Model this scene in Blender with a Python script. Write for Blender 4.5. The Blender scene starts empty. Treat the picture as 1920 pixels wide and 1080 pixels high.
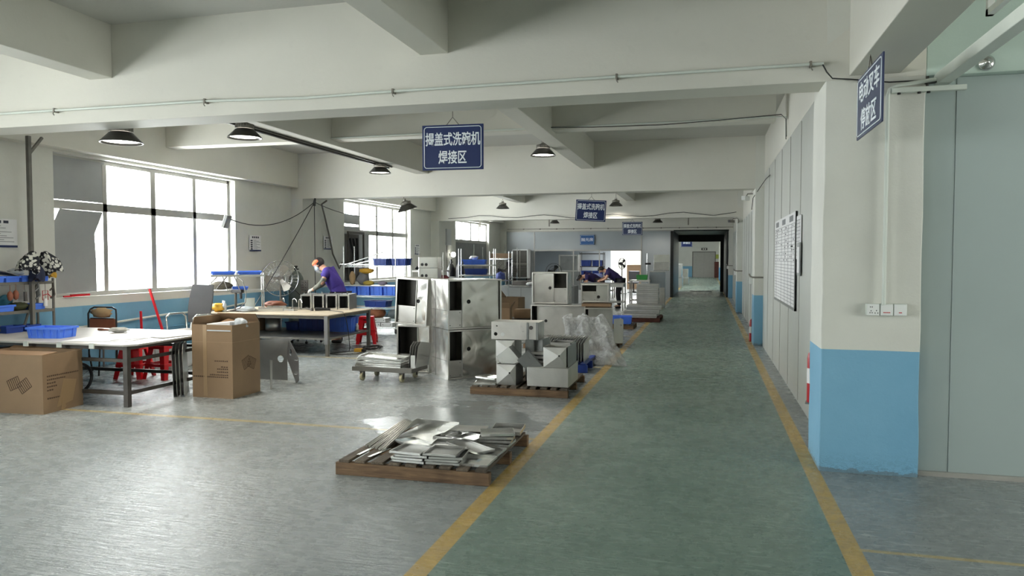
import bpy, bmesh, math, random
from mathutils import Vector, Matrix, Euler
from mathutils.geometry import delaunay_2d_cdt
R = math.radians
random.seed(7)
C = bpy.context.scene.collection
S = bpy.context.scene

# ------------------------------------------------------------------ camera, world, exposure
FPX = 1391.0
cam_d = bpy.data.cameras.new('camera'); cam = bpy.data.objects.new('camera', cam_d); C.objects.link(cam)
cam_d.sensor_width = 36.0; cam_d.lens = 36.0*FPX/1920.0; cam_d.clip_start = .05; cam_d.clip_end = 300
cam.location = (0, 0, 1.6); cam.rotation_euler = (R(90)-.0403, 0, .2571)
S.camera = cam
S.view_settings.view_transform = 'Standard'; S.view_settings.look = 'None'
S.view_settings.gamma = 1; S.view_settings.use_curve_mapping = False
S.view_settings.exposure = 1.40
w = bpy.data.worlds.new('sky'); S.world = w; w.use_nodes = True
wb = w.node_tree.nodes['Background']; wb.inputs[0].default_value = (1, .985, .985, 1); wb.inputs[1].default_value = 10.5
S.cycles.max_bounces = 8; S.cycles.diffuse_bounces = 5; S.cycles.glossy_bounces = 4; S.cycles.transparent_max_bounces = 12
S.cycles.sample_clamp_indirect = 8; S.cycles.caustics_reflective = False; S.cycles.caustics_refractive = False
S.cycles.use_denoising = True

def area(name, loc, rot, sx, sy, power, col=(1, 1, 1), portal=False):
    l = bpy.data.lights.new(name, 'AREA'); l.shape = 'RECTANGLE'; l.size = sx; l.size_y = sy; l.energy = power; l.color = col
    o = bpy.data.objects.new(name, l); C.objects.link(o); o.location = loc; o.rotation_euler = rot
    if portal: l.cycles.is_portal = True
    return o
# daylight portals in the window openings of the left wall (pointing +X) and of the right side (pointing -X)
for yc in (-13.0, -6.4, 1.94, 10.24, 18.7, 27.0): area('window_daylight', (-8.95, yc, 2.04), (0, R(-90), 0), 1.98, 4.0, 1, portal=True)
area('window_daylight', (8.95, 1.0, 2.0), (0, R(90), 0), 1.98, 5.6, 1, portal=True)
area('window_daylight', (-8.95, 43, 2.04), (0, R(-90), 0), 1.98, 5.6, 1, portal=True)
area('window_daylight', (-8.95, 54, 2.04), (0, R(-90), 0), 1.98, 5.6, 1, portal=True)

# ------------------------------------------------------------------ mesh helpers
class MB:
    def __init__(s): s.v = []; s.f = []; s.sm = []; s.mi = []; s.cur = 0
    def add(s, vs, fs, smooth=False, M=None):
        b = len(s.v)
        for v in vs:
            v = Vector(v)
            s.v.append(tuple(M @ v) if M else tuple(v))
        for f in fs:
            s.f.append(tuple(b+i for i in f)); s.sm.append(smooth); s.mi.append(s.cur)
        return s
    def box(s, x0, y0, z0, x1, y1, z1, M=None):
        x0, x1 = sorted((x0, x1)); y0, y1 = sorted((y0, y1)); z0, z1 = sorted((z0, z1))
        vs = [(x, y, z) for z in (z0, z1) for y in (y0, y1) for x in (x0, x1)]
        return s.add(vs, [(0,2,3,1),(4,5,7,6),(0,1,5,4),(2,6,7,3),(0,4,6,2),(1,3,7,5)], M=M)
    def cbox(s, c, d, M=None):
        return s.box(c[0]-d[0]/2, c[1]-d[1]/2, c[2]-d[2]/2, c[0]+d[0]/2, c[1]+d[1]/2, c[2]+d[2]/2, M)
    def cyl(s, p, q, r, r2=None, n=12, cap=True, M=None, smooth=True):
        p = Vector(p); q = Vector(q); r2 = r if r2 is None else r2
        d = (q-p).normalized(); a = d.orthogonal().normalized(); b = d.cross(a)
        vs = []
        for c, rr in ((p, r), (q, r2)):
            for i in range(n):
                t = 2*math.pi*i/n; vs.append(c+a*math.cos(t)*rr+b*math.sin(t)*rr)
        s.add(vs, [(i, (i+1) % n, n+(i+1) % n, n+i) for i in range(n)], smooth, M)
        if cap: s.add(vs[:n], [tuple(reversed(range(n)))], False, M); s.add(vs[n:], [tuple(range(n))], False, M)
        return s
    def bar(s, p, q, w_, h_=None, M=None):
        p = Vector(p); q = Vector(q); h_ = h_ or w_
        d = (q-p).normalized(); up = Vector((0, 0, 1)) if abs(d.z) < .9 else Vector((0, 1, 0))
        a = d.cross(up).normalized()*w_/2; b = a.cross(d).normalized()*h_/2
        vs = [c+x*a+y*b for c in (p, q) for x, y in ((-1,-1),(1,-1),(1,1),(-1,1))]
        return s.add(vs, [(3,2,1,0),(4,5,6,7),(0,1,5,4),(1,2,6,5),(2,3,7,6),(3,0,4,7)], M=M)
    def tube(s, pts, r, n=6, M=None, closed=False):
        pts = [Vector(p) for p in pts]; m = len(pts); vs = []; prev = None
        for i, p in enumerate(pts):
            if closed: d = (pts[(i+1) % m]-pts[i-1])
            else: d = pts[min(i+1, m-1)]-pts[max(i-1, 0)]
            d = d.normalized() if d.length > 1e-9 else Vector((0, 0, 1))
            a = (prev-d*prev.dot(d)) if prev else d.orthogonal()
            a = a.normalized() if a.length > 1e-6 else d.orthogonal().normalized()
            prev = a; b = d.cross(a)
            rr = r[i] if isinstance(r, (list, tuple)) else r
            for k in range(n):
                t = 2*math.pi*k/n; vs.append(p+a*math.cos(t)*rr+b*math.sin(t)*rr)
        fs = []
        for i in range(m if closed else m-1):
            j = (i+1) % m
            fs += [(i*n+k, i*n+(k+1) % n, j*n+(k+1) % n, j*n+k) for k in range(n)]
        s.add(vs, fs, True, M)
        if not closed: s.add(vs[:n], [tuple(reversed(range(n)))], False, M); s.add(vs[-n:], [tuple(range(n))], False, M)
        return s
    def lathe(s, prof, c=(0, 0, 0), n=24, M=None, smooth=True):
        vs = []; fs = []; m = len(prof)
        for i in range(n):
            t = 2*math.pi*i/n
            for r, z in prof: vs.append((c[0]+r*math.cos(t), c[1]+r*math.sin(t), c[2]+z))
        for i in range(n):
            j = (i+1) % n
            for k in range(m-1): fs.append((i*m+k, j*m+k, j*m+k+1, i*m+k+1))
        return s.add(vs, fs, smooth, M)
    def prism(s, poly, t, M=None, holes=()):
        """flat plate of the 2D outline poly (x,y), thickness t along z, with round holes (x,y,r)"""
        pts = [Vector(p) for p in poly]; edges = [(i, (i+1) % len(poly)) for i in range(len(poly))]
        faces_in = [list(range(len(poly)))]
        for hx, hy, hr in holes:
            b = len(pts); n = 16
            pts += [Vector((hx+hr*math.cos(2*math.pi*i/n), hy+hr*math.sin(2*math.pi*i/n))) for i in range(n)]
            edges += [(b+i, b+(i+1) % n) for i in range(n)]
        vo, eo, fo, *_ = delaunay_2d_cdt(pts, edges, [], 0, 1e-6)
        def inside(p, pl):
            c = False; n = len(pl); j = n-1
            for i in range(n):
                if (pl[i][1] > p[1]) != (pl[j][1] > p[1]) and p[0] < (pl[j][0]-pl[i][0])*(p[1]-pl[i][1])/(pl[j][1]-pl[i][1])+pl[i][0]: c = not c
                j = i
            return c
        keep = []
        for f in fo:
            c = sum((vo[i] for i in f), Vector((0, 0)))/len(f)
            if inside(c, poly) and not any((c.x-hx)**2+(c.y-hy)**2 < (hr*.97)**2 for hx, hy, hr in holes): keep.append(tuple(f))
        cnt = {}
        for f in keep:
            for i in range(len(f)):
                e = (f[i], f[(i+1) % len(f)]); cnt[e] = 1
        side = [e for e in cnt if (e[1], e[0]) not in cnt]
        n = len(vo); vs = [(v.x, v.y, 0) for v in vo]+[(v.x, v.y, t) for v in vo]
        fs = [tuple(reversed(f)) for f in keep]+[tuple(n+i for i in f) for f in keep]+[(a, b, n+b, n+a) for a, b in side]
        return s.add(vs, fs, M=M)
    def build(s, name, mat, parent=None, loc=None, bevel=0):
        me = bpy.data.meshes.new(name); me.from_pydata(s.v, [], s.f)
        for m in (mat if isinstance(mat, (list, tuple)) else [mat]): me.materials.append(m)
        me.polygons.foreach_set('use_smooth', s.sm); me.polygons.foreach_set('material_index', s.mi); me.update()
        o = bpy.data.objects.new(name, me); C.objects.link(o)
        if parent: o.parent = parent
        if loc: o.location = loc
        if bevel:
            b = o.modifiers.new('bevel', 'BEVEL'); b.width = bevel; b.segments = 2; b.limit_method = 'ANGLE'
        return o
def tag(o, label=None, cat=None, group=None, kind=None):
    if label: o['label'] = label
    if cat: o['category'] = cat
    if group: o['group'] = group
    if kind: o['kind'] = kind
    return o
def thing(name, label, cat, loc=(0, 0, 0), rz=0, group=None):
    o = bpy.data.objects.new(name, None); C.objects.link(o); o.empty_display_size = .1
    o.location = loc; o.rotation_euler = (0, 0, rz); return tag(o, label, cat, group)
def dup(o, loc=None, rz=None, label=None, parent=None):
    c = o.copy(); C.objects.link(c)
    if parent: c.parent = parent
    if loc is not None: c.location = loc
    if rz is not None: c.rotation_euler = (0, 0, rz)
    if label: c['label'] = label
    for ch in list(o.children): dup(ch, parent=c)
    return c
def struct(o): return tag(o, kind='structure')
def T(x=0, y=0, z=0, rx=0, ry=0, rz=0): return Matrix.Translation((x, y, z)) @ Euler((rx, ry, rz)).to_matrix().to_4x4()

# ------------------------------------------------------------------ materials
def lin(c):
    return tuple(((x/255)/12.92 if x/255 <= .04045 else ((x/255+.055)/1.055)**2.4) for x in c)
class NT:
    def __init__(s, name):
        s.m = bpy.data.materials.new(name); s.m.use_nodes = True; s.t = s.m.node_tree; s.n = s.t.nodes; s.b = s.n['Principled BSDF']
        s.co = None
    def node(s, ty, **kw):
        n = s.n.new(ty)
        for k, v in kw.items():
            if k.startswith('i_'): n.inputs[int(k[2:]) if k[2:].isdigit() else k[2:]].default_value = v
            else: setattr(n, k, v)
        return n
    def link(s, a, b): s.t.links.new(a, b)
    def coord(s, world=False, scale=(1, 1, 1), rot=(0, 0, 0)):
        if world: g = s.node('ShaderNodeNewGeometry').outputs['Position']
        else: g = s.node('ShaderNodeTexCoord').outputs['Object']
        mp = s.node('ShaderNodeMapping'); mp.inputs['Scale'].default_value = scale; mp.inputs['Rotation'].default_value = rot
        s.link(g, mp.inputs['Vector']); return mp.outputs[0]
    def noise(s, vec, scale, detail=4, rough=.6, dist=0):
        n = s.node('ShaderNodeTexNoise'); n.inputs['Scale'].default_value = scale; n.inputs['Detail'].default_value = detail
        n.inputs['Roughness'].default_value = rough; n.inputs['Distortion'].default_value = dist
        s.link(vec, n.inputs['Vector']); return n.outputs['Fac']
    def ramp(s, fac, stops):
        r = s.node('ShaderNodeValToRGB'); e = r.color_ramp.elements
        while len(e) < len(stops): e.new(.5)
        for i, (p, c) in enumerate(stops):
            e[i].position = p; e[i].color = (c, c, c, 1) if isinstance(c, (int, float)) else (*c[:3], 1)
        s.link(fac, r.inputs[0]); return r.outputs[0]
    def mix(s, fac, a, b, mode='MIX'):
        m = s.node('ShaderNodeMix', data_type='RGBA', blend_type=mode)
        for k, v in ((0, fac), (6, a), (7, b)):
            if isinstance(v, (int, float)): m.inputs[k].default_value = v
            elif isinstance(v, tuple): m.inputs[k].default_value = (*v[:3], 1)
            else: s.link(v, m.inputs[k])
        return m.outputs[2]
    def math(s, op, a, b=0.0, c=None):
        m = s.node('ShaderNodeMath', operation=op)
        for i, v in enumerate((a, b) if c is None else (a, b, c)):
            if isinstance(v, (int, float)): m.inputs[i].default_value = v
            else: s.link(v, m.inputs[i])
        return m.outputs[0]
    def bump(s, h, strength=.2, dist=.01):
        b = s.node('ShaderNodeBump'); b.inputs['Strength'].default_value = strength; b.inputs['Distance'].default_value = dist
        s.link(h, b.inputs['Height']); s.link(b.outputs[0], s.b.inputs['Normal'])
    def set(s, k, v):
        if isinstance(v, (int, float)): s.b.inputs[k].default_value = v
        elif isinstance(v, tuple): s.b.inputs[k].default_value = (*v[:3], 1)
        else: s.link(v, s.b.inputs[k])
def mat(name, rgb, rough=.5, metal=0, var=.12, vs=4, emit=None, estr=0, bump=0, bs=30, spec=.5, alpha=None, trans=0):
    m = NT(name); c = lin(rgb)
    m.set('Roughness', rough); m.set('Metallic', metal); m.set('Specular IOR Level', spec)
    if var:
        v = m.coord(); n = m.noise(v, vs, 4)
        m.set('Base Color', m.mix(m.ramp(n, [(.3, 0), (.7, 1)]), tuple(x*(1-var) for x in c), tuple(min(1, x*(1+var)) for x in c)))
    else: m.set('Base Color', c)
    if emit: m.set('Emission Color', lin(emit)); m.set('Emission Strength', estr)
    if bump: m.bump(m.noise(m.coord(), bs, 3), bump, .01)
    if alpha is not None: m.set('Alpha', alpha)
    if trans: m.set('Transmission Weight', trans)
    return m.m
def paint_mat(name, rgb, dirty=.06, bump=.12, rough=.65):
    """rolled wall paint: large soft blotches, fine plaster grain"""
    m = NT(name); c = lin(rgb); v = m.coord(world=True)
    n1 = m.noise(v, .8, 5, .6); n2 = m.noise(v, 9, 4, .6)
    a = m.mix(m.ramp(n1, [(.35, 0), (.7, 1)]), tuple(x*(1-dirty) for x in c), c)
    a = m.mix(m.ramp(n2, [(.62, 0), (.8, .35)]), a, tuple(x*(1-dirty*3) for x in c))
    m.set('Base Color', a); m.set('Roughness', rough)
    m.bump(m.noise(v, 14, 5, .65), bump, .02); return m.m
M = {}
M['white'] = paint_mat('white_wall_paint', (212, 210, 200))
M['ceil'] = paint_mat('ceiling_paint', (194, 193, 187), .05)
M['blue'] = paint_mat('blue_dado_paint', (104, 158, 190), .08)
M['greenlit'] = paint_mat('greenlit_wall_paint', (186, 204, 195), .05)  # wall paint with the greenish light put into its colour

def floor_mat():
    m = NT('epoxy_floor'); v = m.coord(world=True)
    sx = m.node('ShaderNodeSeparateXYZ'); m.link(m.node('ShaderNodeNewGeometry').outputs['Position'], sx.inputs[0])
    X, Y = sx.outputs[0], sx.outputs[1]
    def band(s, a, b, soft=0):   # 1 where a < s < b
        return m.math('MULTIPLY', m.math('GREATER_THAN', s, a), m.math('LESS_THAN', s, b))
    big = m.noise(v, .55, 5, .6); mid = m.noise(v, 6.5, 6, .65, .3)
    # streaks and scuffs, in three stretched directions
    st = []
    for rz, sc, k in ((.5, (1.0, 8, 1), 4.2), (-.55, (1.0, 10, 1), 4.6), (1.45, (1.0, 8, 1), 3.6)):
        st.append(m.noise(m.coord(world=True, scale=sc, rot=(0, 0, rz)), k, 5, .68, .5))
    scuff = m.math('MAXIMUM', m.math('MAXIMUM', m.ramp(st[0], [(.57, 0), (.70, 1)]), m.ramp(st[1], [(.60, 0), (.72, 1)])), m.ramp(st[2], [(.62, 0), (.75, 1)]))
    dark = m.ramp(m.noise(m.coord(world=True, scale=(1, 5, 1), rot=(0, 0, -.35)), 7, 7, .72, .8), [(.62, 0), (.72, 1)])
    grey = m.mix(m.ramp(big, [(.35, 0), (.65, 1)]), lin((132, 138, 138)), lin((156, 162, 162)))
    green = m.mix(m.ramp(big, [(.35, 0), (.65, 1)]), lin((112, 133, 122)), lin((130, 149, 138)))
    yel = m.mix(m.ramp(mid, [(.4, 0), (.7, 1)]), lin((196, 166, 96)), lin((176, 152, 98)))
    gm = band(X, -1.41, .78)
    col = m.mix(gm, grey, green)
    scol = m.mix(gm, lin((204, 209, 208)), lin((166, 184, 174)))
    col = m.mix(m.math('MULTIPLY', scuff, .62), col, scol)
    col = m.mix(m.math('MULTIPLY', dark, .42), col, lin((70, 80, 77)))
    lines = m.math('MAXIMUM', band(X, -1.466, -1.352), band(X, .723, .833))
    wear = m.ramp(mid, [(.62, 1), (.72, .55)])
    col = m.mix(m.math('MULTIPLY', lines, wear), col, yel)
    left = m.math('LESS_THAN', X, -1.46); right = m.math('GREATER_THAN', X, .82)
    thin = m.math('MULTIPLY', left, m.math('MAXIMUM', band(Y, 6.30, 6.37), m.math('MAXIMUM', band(Y, 10.74, 10.82), band(Y, 15.2, 15.28))))
    thin = m.math('MAXIMUM', thin, m.math('MULTIPLY', right, band(Y, 4.34, 4.38)))
    col = m.mix(m.math('MULTIPLY', m.math('MULTIPLY', thin, wear), .8), col, lin((188, 170, 118)))
    basecol = col
    # the wet patch beside the pallets
    d = m.node('ShaderNodeVectorMath', operation='DISTANCE'); m.link(m.coord(world=True, scale=(1, .9, 0)), d.inputs[0]); d.inputs[1].default_value = (-2.35, 6.2, 0)
    dd = m.math('ADD', d.outputs['Value'], m.math('MULTIPLY', m.noise(v, 2.2, 4, .6), -1.5))
    wet = m.math('MULTIPLY', m.ramp(dd, [(.02, 1), (.10, 0)]), m.math('LESS_THAN', X, -1.46))
    m.set('Base Color', m.mix(wet, basecol, m.mix(.35, basecol, (.02, .03, .03))))
    rgh = m.math('ADD', m.math('MULTIPLY', mid, .30), .12)
    rgh = m.math('ADD', rgh, m.math('MULTIPLY', scuff, .22))
    m.set('Roughness', m.math('ADD', m.math('MULTIPLY', rgh, m.math('SUBTRACT', 1, wet)), m.math('MULTIPLY', wet, .07)))
    m.set('Specular IOR Level', .36)
    h = m.math('ADD', m.math('MULTIPLY', st[0], .5), m.math('ADD', m.math('MULTIPLY', st[1], .5), m.math('MULTIPLY', m.noise(v, 26, 4, .7), .35)))
    m.bump(m.math('MULTIPLY', h, m.math('SUBTRACT', 1, m.math('MULTIPLY', wet, .62))), .75, .012)
    return m.m
M['floor'] = floor_mat()
M['panel_r'] = mat('grey_sandwich_panel', (186, 188, 182), .38, .0, .04, 1.2)
M['panel_g'] = mat('grey_green_panel', (158, 170, 168), .30, .0, .04, .8)
M['panel_far'] = mat('blue_grey_panel', (158, 164, 167), .32, .1, .06, .8)
M['alu'] = mat('window_aluminium', (168, 166, 160), .4, .3, .05)
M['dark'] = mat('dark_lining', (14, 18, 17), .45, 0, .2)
M['black'] = mat('black_rubber', (18, 18, 19), .5, 0, .1)
M['wire'] = mat('black_cable', (34, 34, 34), .5, 0, 0)
M['pvc'] = mat('white_pvc', (206, 212, 204), .45, 0, .03)
M['film'] = mat('grey_window_film', (150, 152, 152), .5, 0, .06, 2)
M['steelp'] = mat('galvanised_steel', (150, 152, 150), .4, .7, .1)
g = NT('window_glass'); g.n.remove(g.b)
tr = g.node('ShaderNodeBsdfTransparent'); tr.inputs[0].default_value = (.95, .98, .98, 1); gl = g.node('ShaderNodeBsdfGlossy'); gl.inputs['Roughness'].default_value = .02
fr = g.node('ShaderNodeLayerWeight'); mx = g.node('ShaderNodeMixShader'); g.link(g.math('ADD', g.math('MULTIPLY', g.math('POWER', fr.outputs['Facing'], 4.0), .5), .03), mx.inputs[0]); g.link(tr.outputs[0], mx.inputs[1]); g.link(gl.outputs[0], mx.inputs[2])
g.link(mx.outputs[0], g.n['Material Output'].inputs[0]); M['glass'] = g.m
g2 = g.m.copy(); g2.name = 'green_window_glass'; g2.node_tree.nodes['Transparent BSDF'].inputs[0].default_value = (.74, .76, .74, 1); M['gglass'] = g2

# ------------------------------------------------------------------ the hall
BY = [5.93, 14.2, 22.5, 30.8]            # near faces of the column rows
ZB = {-2.4: 2.9, 5.93: 2.9, 14.2: 2.87, 22.5: 2.8, 30.8: 2.75}
YB, YE = -18.0, 64.0
m = MB(); m.box(-9.2, YB, -.2, 9.2, YE+.3, 0); struct(m.build('floor', M['floor']))
m = MB(); m.box(-9.2, YB, 3.81, 9.2, YE+.3, 4.0); struct(m.build('ceiling', M['ceil']))
def wall_open(name, x0, x1, opens, mat_, split=None, y0=YB, y1=YE):
    """wall along Y between x0 and x1 with openings (ya, yb, za, zb); returns one object"""
    m = MB(); ys = y0
    for ya, yb, za, zb in sorted(opens):
        m.box(x0, ys, 0, x1, ya, 3.81); m.box(x0, ya, 0, x1, yb, za); m.box(x0, ya, zb, x1, yb, 3.81); ys = yb
    m.box(x0, ys, 0, x1, y1, 3.81)
    return m
def dado_mat():
    m = NT('wall_paint_with_blue_dado'); sx = m.node('ShaderNodeSeparateXYZ'); m.link(m.node('ShaderNodeNewGeometry').outputs['Position'], sx.inputs[0])
    v = m.coord(world=True); n1 = m.noise(v, .9, 5); n2 = m.noise(v, 7, 5, .7)
    wob = m.math('ADD', sx.outputs[2], m.math('MULTIPLY', m.noise(v, 3, 3), .012))
    lo = m.math('LESS_THAN', wob, .926)
    wht = m.mix(m.ramp(n1, [(.35, 0), (.7, 1)]), lin((202, 202, 194)), lin((214, 214, 206)))
    blu = m.mix(m.ramp(n1, [(.35, 0), (.7, 1)]), lin((110, 162, 192)), lin((124, 174, 202)))
    col = m.mix(lo, wht, blu)
    base = m.math('MULTIPLY', m.math('LESS_THAN', m.math('ADD', sx.outputs[2], m.math('MULTIPLY', n2, .16)), .105), 1.0)
    crk = m.ramp(m.noise(m.coord(world=True, scale=(1, 1, 2.5)), 9, 8, .75, 2), [(.47, 0), (.5, 1), (.53, 0)])
    lowz = m.ramp(sx.outputs[2], [(0, 1), (.17, 0)])
    col = m.mix(m.math('MULTIPLY', m.math('MULTIPLY', crk, lowz), .7), col, lin((44, 74, 92)))
    col = m.mix(m.math('MULTIPLY', base, .6), col, lin((96, 104, 104)))
    chip = m.ramp(m.noise(v, 5, 2), [(.735, 0), (.75, 1)])
    col = m.mix(m.math('MULTIPLY', chip, .8), col, lin((214, 218, 212)))
    m.set('Base Color', col); m.set('Roughness', .55)
    m.bump(m.noise(v, 12, 6, .7), .2, .02)
    return m.m
M['dado'] = dado_mat()
LW = [(-15.0, -11.0, 1.05, 3.05), (-8.4, -4.4, 1.05, 3.05), (-.07, 3.95, 1.05, 3.05), (8.23, 12.25, 1.05, 3.05), (16.6, 20.8, 1.0, 3.05), (24.95, 29.1, 1.0, 2.98), (40, 46, 1.05, 3.05), (51, 57, 1.05, 3.05)]
struct(wall_open('wall_left', -9.2, -8.62, LW, None).build('wall_left', M['dado']))
RW = [(-2, 4, 1.0, 3.0)]
struct(wall_open('wall_right', 8.6, 9.2, RW, None, y1=7).build('wall_right', M['white']))
m = MB(); m.box(-9.2, YB-.3, 0, 9.2, YB, 3.81); struct(m.build('wall_back', M['white']))
# columns
def column(x0, x1, y, d=.62):
    m = MB(); n = 14
    # slightly uneven plastered arrises
    vs = []
    rnd = random.Random(int(y*10+x0*7))
    for i in range(n+1):
        z = 3.81*i/n; j = lambda a=.005: rnd.uniform(-a, a)
        vs += [(x0+j(), y+j(), z), (x1+j(), y+j(), z), (x1+j(), y+d, z), (x0+j(), y+d, z)]
    fs = []
    for i in range(n):
        for k in range(4): fs.append((4*i+k, 4*i+(k+1) % 4, 4*i+4+(k+1) % 4, 4*i+4+k))
    m.add(vs, fs); return struct(m.build('column', M['dado'], bevel=.008))
for y in (-10.6, -2.4, *BY, 39.1, 47.4, 55.7):
    if y != -2.4 and y != -10.6: column(.83, 1.50, y)
    column(-9.0, -8.34, y)
def beam(x0, x1, y0, y1, zb, top=3.82, mt='white'):
    m = MB(); m.box(x0, y0, zb, x1, y1, top); o = m.build('ceiling_beam', M[mt], bevel=.006); return struct(o)
for y in (-10.6, -2.4, *BY):
    zb = {5.93: 2.9, 14.2: 2.86, 22.5: 2.79, 30.8: 2.74}.get(y, 2.9)
    beam(-8.62, 1.5 if y > 5 and y < 6 else (8.6 if y < 6 else 1.2), y, y+.36, zb)
beam(1.5, 8.6, 5.93, 6.29, 2.9, mt='greenlit')  # right part of the beam, greenish light painted on
for y in (39.1, 47.4, 55.7): beam(-8.62, 3, y, y+.36, 2.8)
for y in (-6.5, 1.8, 10.2, 18.5, 26.8):     # secondary cross beams
    beam(-8.44, .84, y, y+.26, 3.38)
ys = [-18, -10.6, -2.4, 5.93, 14.2, 22.5, 30.8]
for a, b in zip(ys, ys[1:]):
    a2 = a+.36 if a > -18 else a
    for x0, x1 in ((-5.75, -5.49), (-2.36, -2.11)): beam(x0, x1, a2, b, 3.31)
    beam(-8.62, -8.44, a2, b, 3.09)         # ring beam over the windows
    beam(.99 if b < 6 else .99, 1.33, a2, b, 2.93 if b < 6 else 3.12)
for a, b in ((6.3, 14.2), (14.6, 22.5), (22.9, 30.8), (31.2, 39.1), (39.5, 47.4), (47.8, 55.7)):
    pass
# right-hand panel wall between the columns
def panel_wall(y0, y1, n, top):
    m = MB(); m.box(.99, y0, 0, 1.05, y1, top)
    o = m.build('wall_right_panelling', M['panel_r']); struct(o)
    w_ = (y1-y0)/n; s_ = MB()
    for i in range(1, n): s_.box(.984, y0+i*w_-.004, .02, .99, y0+i*w_+.004, top-.02)
    s_.build('panel_seam', M['alu'], o)
    return o
panel_wall(6.55, 14.2, 7, 3.12); panel_wall(14.82, 22.5, 7, 2.7); panel_wall(23.12, 30.8, 7, 2.6)
m = MB(); m.box(.99, 14.82, 2.7, 1.05, 22.5, 3.14); m.box(.99, 23.12, 2.6, 1.05, 30.8, 3.14); struct(m.build('wall_right_upper', M['white']))
# partition right of the first column, mint wall above it
m = MB(); m.box(1.50, 6.02, 0, 1.72, 6.10, 2.897); m.box(1.722, 6.015, 0, 4.5, 6.10, 2.897); m.box(4.503, 6.015, 0, 8.6, 6.10, 2.897)
o = struct(m.build('wall_partition', M['panel_g']))
m = MB(); m.box(1.50, 5.99, .0, 8.6, 6.013, .035); m.build('floor_channel', M['alu'], o)
# far grey panel wall with its wide opening
m = MB(); yf = 30.86
m.box(-8.35, yf, 0, -7.13, yf+.08, 2.74); m.box(-7.127, yf, 1.93, -2.62, yf+.08, 2.74); m.box(-2.617, yf, 0, -1.33, yf+.08, 2.74)
o = struct(m.build('wall_far_panelling', M['panel_far']))
m = MB(); m.box(-7.15, yf-.02, 1.90, -2.6, yf, 1.95); m.box(-7.15, yf-.02, 0, -7.11, yf, 2.7); m.box(-2.64, yf-.02, 0, -2.6, yf, 2.7); m.box(-8.33, yf-.03, 2.70, -1.33, yf, 2.74)
for x in (-5.45, -4.35): m.box(x-.02, yf+.0, 0, x+.02, yf+.06, 1.93)
m.build('trim', M['alu'], o)
# dark passage
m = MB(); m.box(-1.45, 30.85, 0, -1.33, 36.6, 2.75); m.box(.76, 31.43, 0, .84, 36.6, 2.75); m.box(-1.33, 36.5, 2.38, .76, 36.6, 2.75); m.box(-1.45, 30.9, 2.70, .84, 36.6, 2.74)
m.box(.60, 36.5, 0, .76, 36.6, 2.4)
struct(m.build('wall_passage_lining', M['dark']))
m = MB(); m.box(-8.6, 36.6, 0, -4.6, 36.7, 3.81); m.box(-4.6, 36.6, 2.4, -1.5, 36.7, 3.81); m.box(-1.5, 36.6, 0, -1.33, 36.7, 3.81); m.box(-8.6, 31, 2.9, 1.2, 36.6, 2.95); m.box(.84, 36.6, 0, 3.1, 36.7, 3.81); m.box(-1.33, 36.6, 2.74, .84, 36.7, 3.81); struct(m.build('wall_far', M['panel_far']))
m = MB(); m.box(.99, 36.7, 0, 1.05, YE, 3.81); struct(m.build('wall_right_far', M['dado']))
m = MB(); m.box(-9.2, YE, 0, -1.15, YE+.2, 3.81); m.box(-1.15, YE, 2.1, .62, YE+.2, 3.81); m.box(.62, YE, 0, 9.2, YE+.2, 3.81); struct(m.build('wall_end', M['dado']))
# windows
def window(n, y0, y1, z0, z1, zt, lights=4, x=-8.78, glass='glass', flip=1):
    m = MB(); f = .06
    m.box(x-.03, y0, z0, x+.03, y1, z0+f); m.box(x-.03, y0, z1-f, x+.03, y1, z1); m.box(x-.05, y0, zt-.06, x+.05, y1, zt+.06)
    m.box(x-.03, y0, z0, x+.03, y0+f, z1); m.box(x-.03, y1-f, z0, x+.03, y1, z1)
    for i in range(1, lights):
        y = y0+(y1-y0)*i/lights; e = .055 if i == lights//2 else .042; m.box(x-.05, y-e, z0+f, x+.05, y+e, z1-f)
    o = struct(m.build('window_%d' % n, M['alu'], bevel=.004))
    m = MB()
    for i in range(lights):
        ya = y0+(y1-y0)*i/lights+.03; yb = y0+(y1-y0)*(i+1)/lights-.03
        m.box(x-.004, ya, z0+f, x+.004, yb, zt-.05); m.box(x-.004, ya, zt+.05, x+.004, yb, z1-f)
    m.build('pane', M[glass], o)
    return o
for i, (a, b, c, d) in enumerate(LW): window(i+1, a, b, c, d, {3: 2.35, 4: 2.27, 5: 2.22}.get(i, 2.35))
window(9, -2, 4, 1.0, 3.0, 2.3, 4, 8.8, 'gglass')

# ------------------------------------------------------------------ materials for things
M['navy'] = mat('navy_sign_enamel', (15, 36, 86), .35, 0, .05)
M['navy2'] = mat('grey_navy_sign_enamel', (44, 54, 86), .4, 0, .05)
M['bluesign'] = mat('blue_sign_enamel', (44, 92, 150), .35, 0, .05)
M['letter'] = mat('white_lettering', (226, 232, 236), .5, 0, 0)
M['letterk'] = mat('dark_lettering', (40, 44, 60), .5, 0, 0)
M['ink'] = mat('faded_grey_ink', (120, 122, 124), .6, 0, 0)
M['paper'] = mat('white_paper', (222, 222, 222), .6, 0, .03)
M['lampk'] = mat('dark_lamp_reflector', (70, 68, 64), .35, .5, .1)
M['lampg'] = mat('grey_heat_sink', (128, 124, 116), .45, .5, .1)
M['lampd'] = mat('lit_lamp_diffuser', (255, 255, 250), .5, 0, 0, emit=(255, 252, 240), estr=5.0)
M['lampoff'] = mat('lamp_diffuser', (222, 222, 212), .5, 0, 0)
M['red'] = mat('red_paint', (172, 30, 36), .35, 0, .08)
M['chrome'] = mat('chrome', (205, 206, 204), .14, 1, .04)
M['whitep'] = mat('white_plastic', (222, 224, 222), .4, 0, .03)

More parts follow.
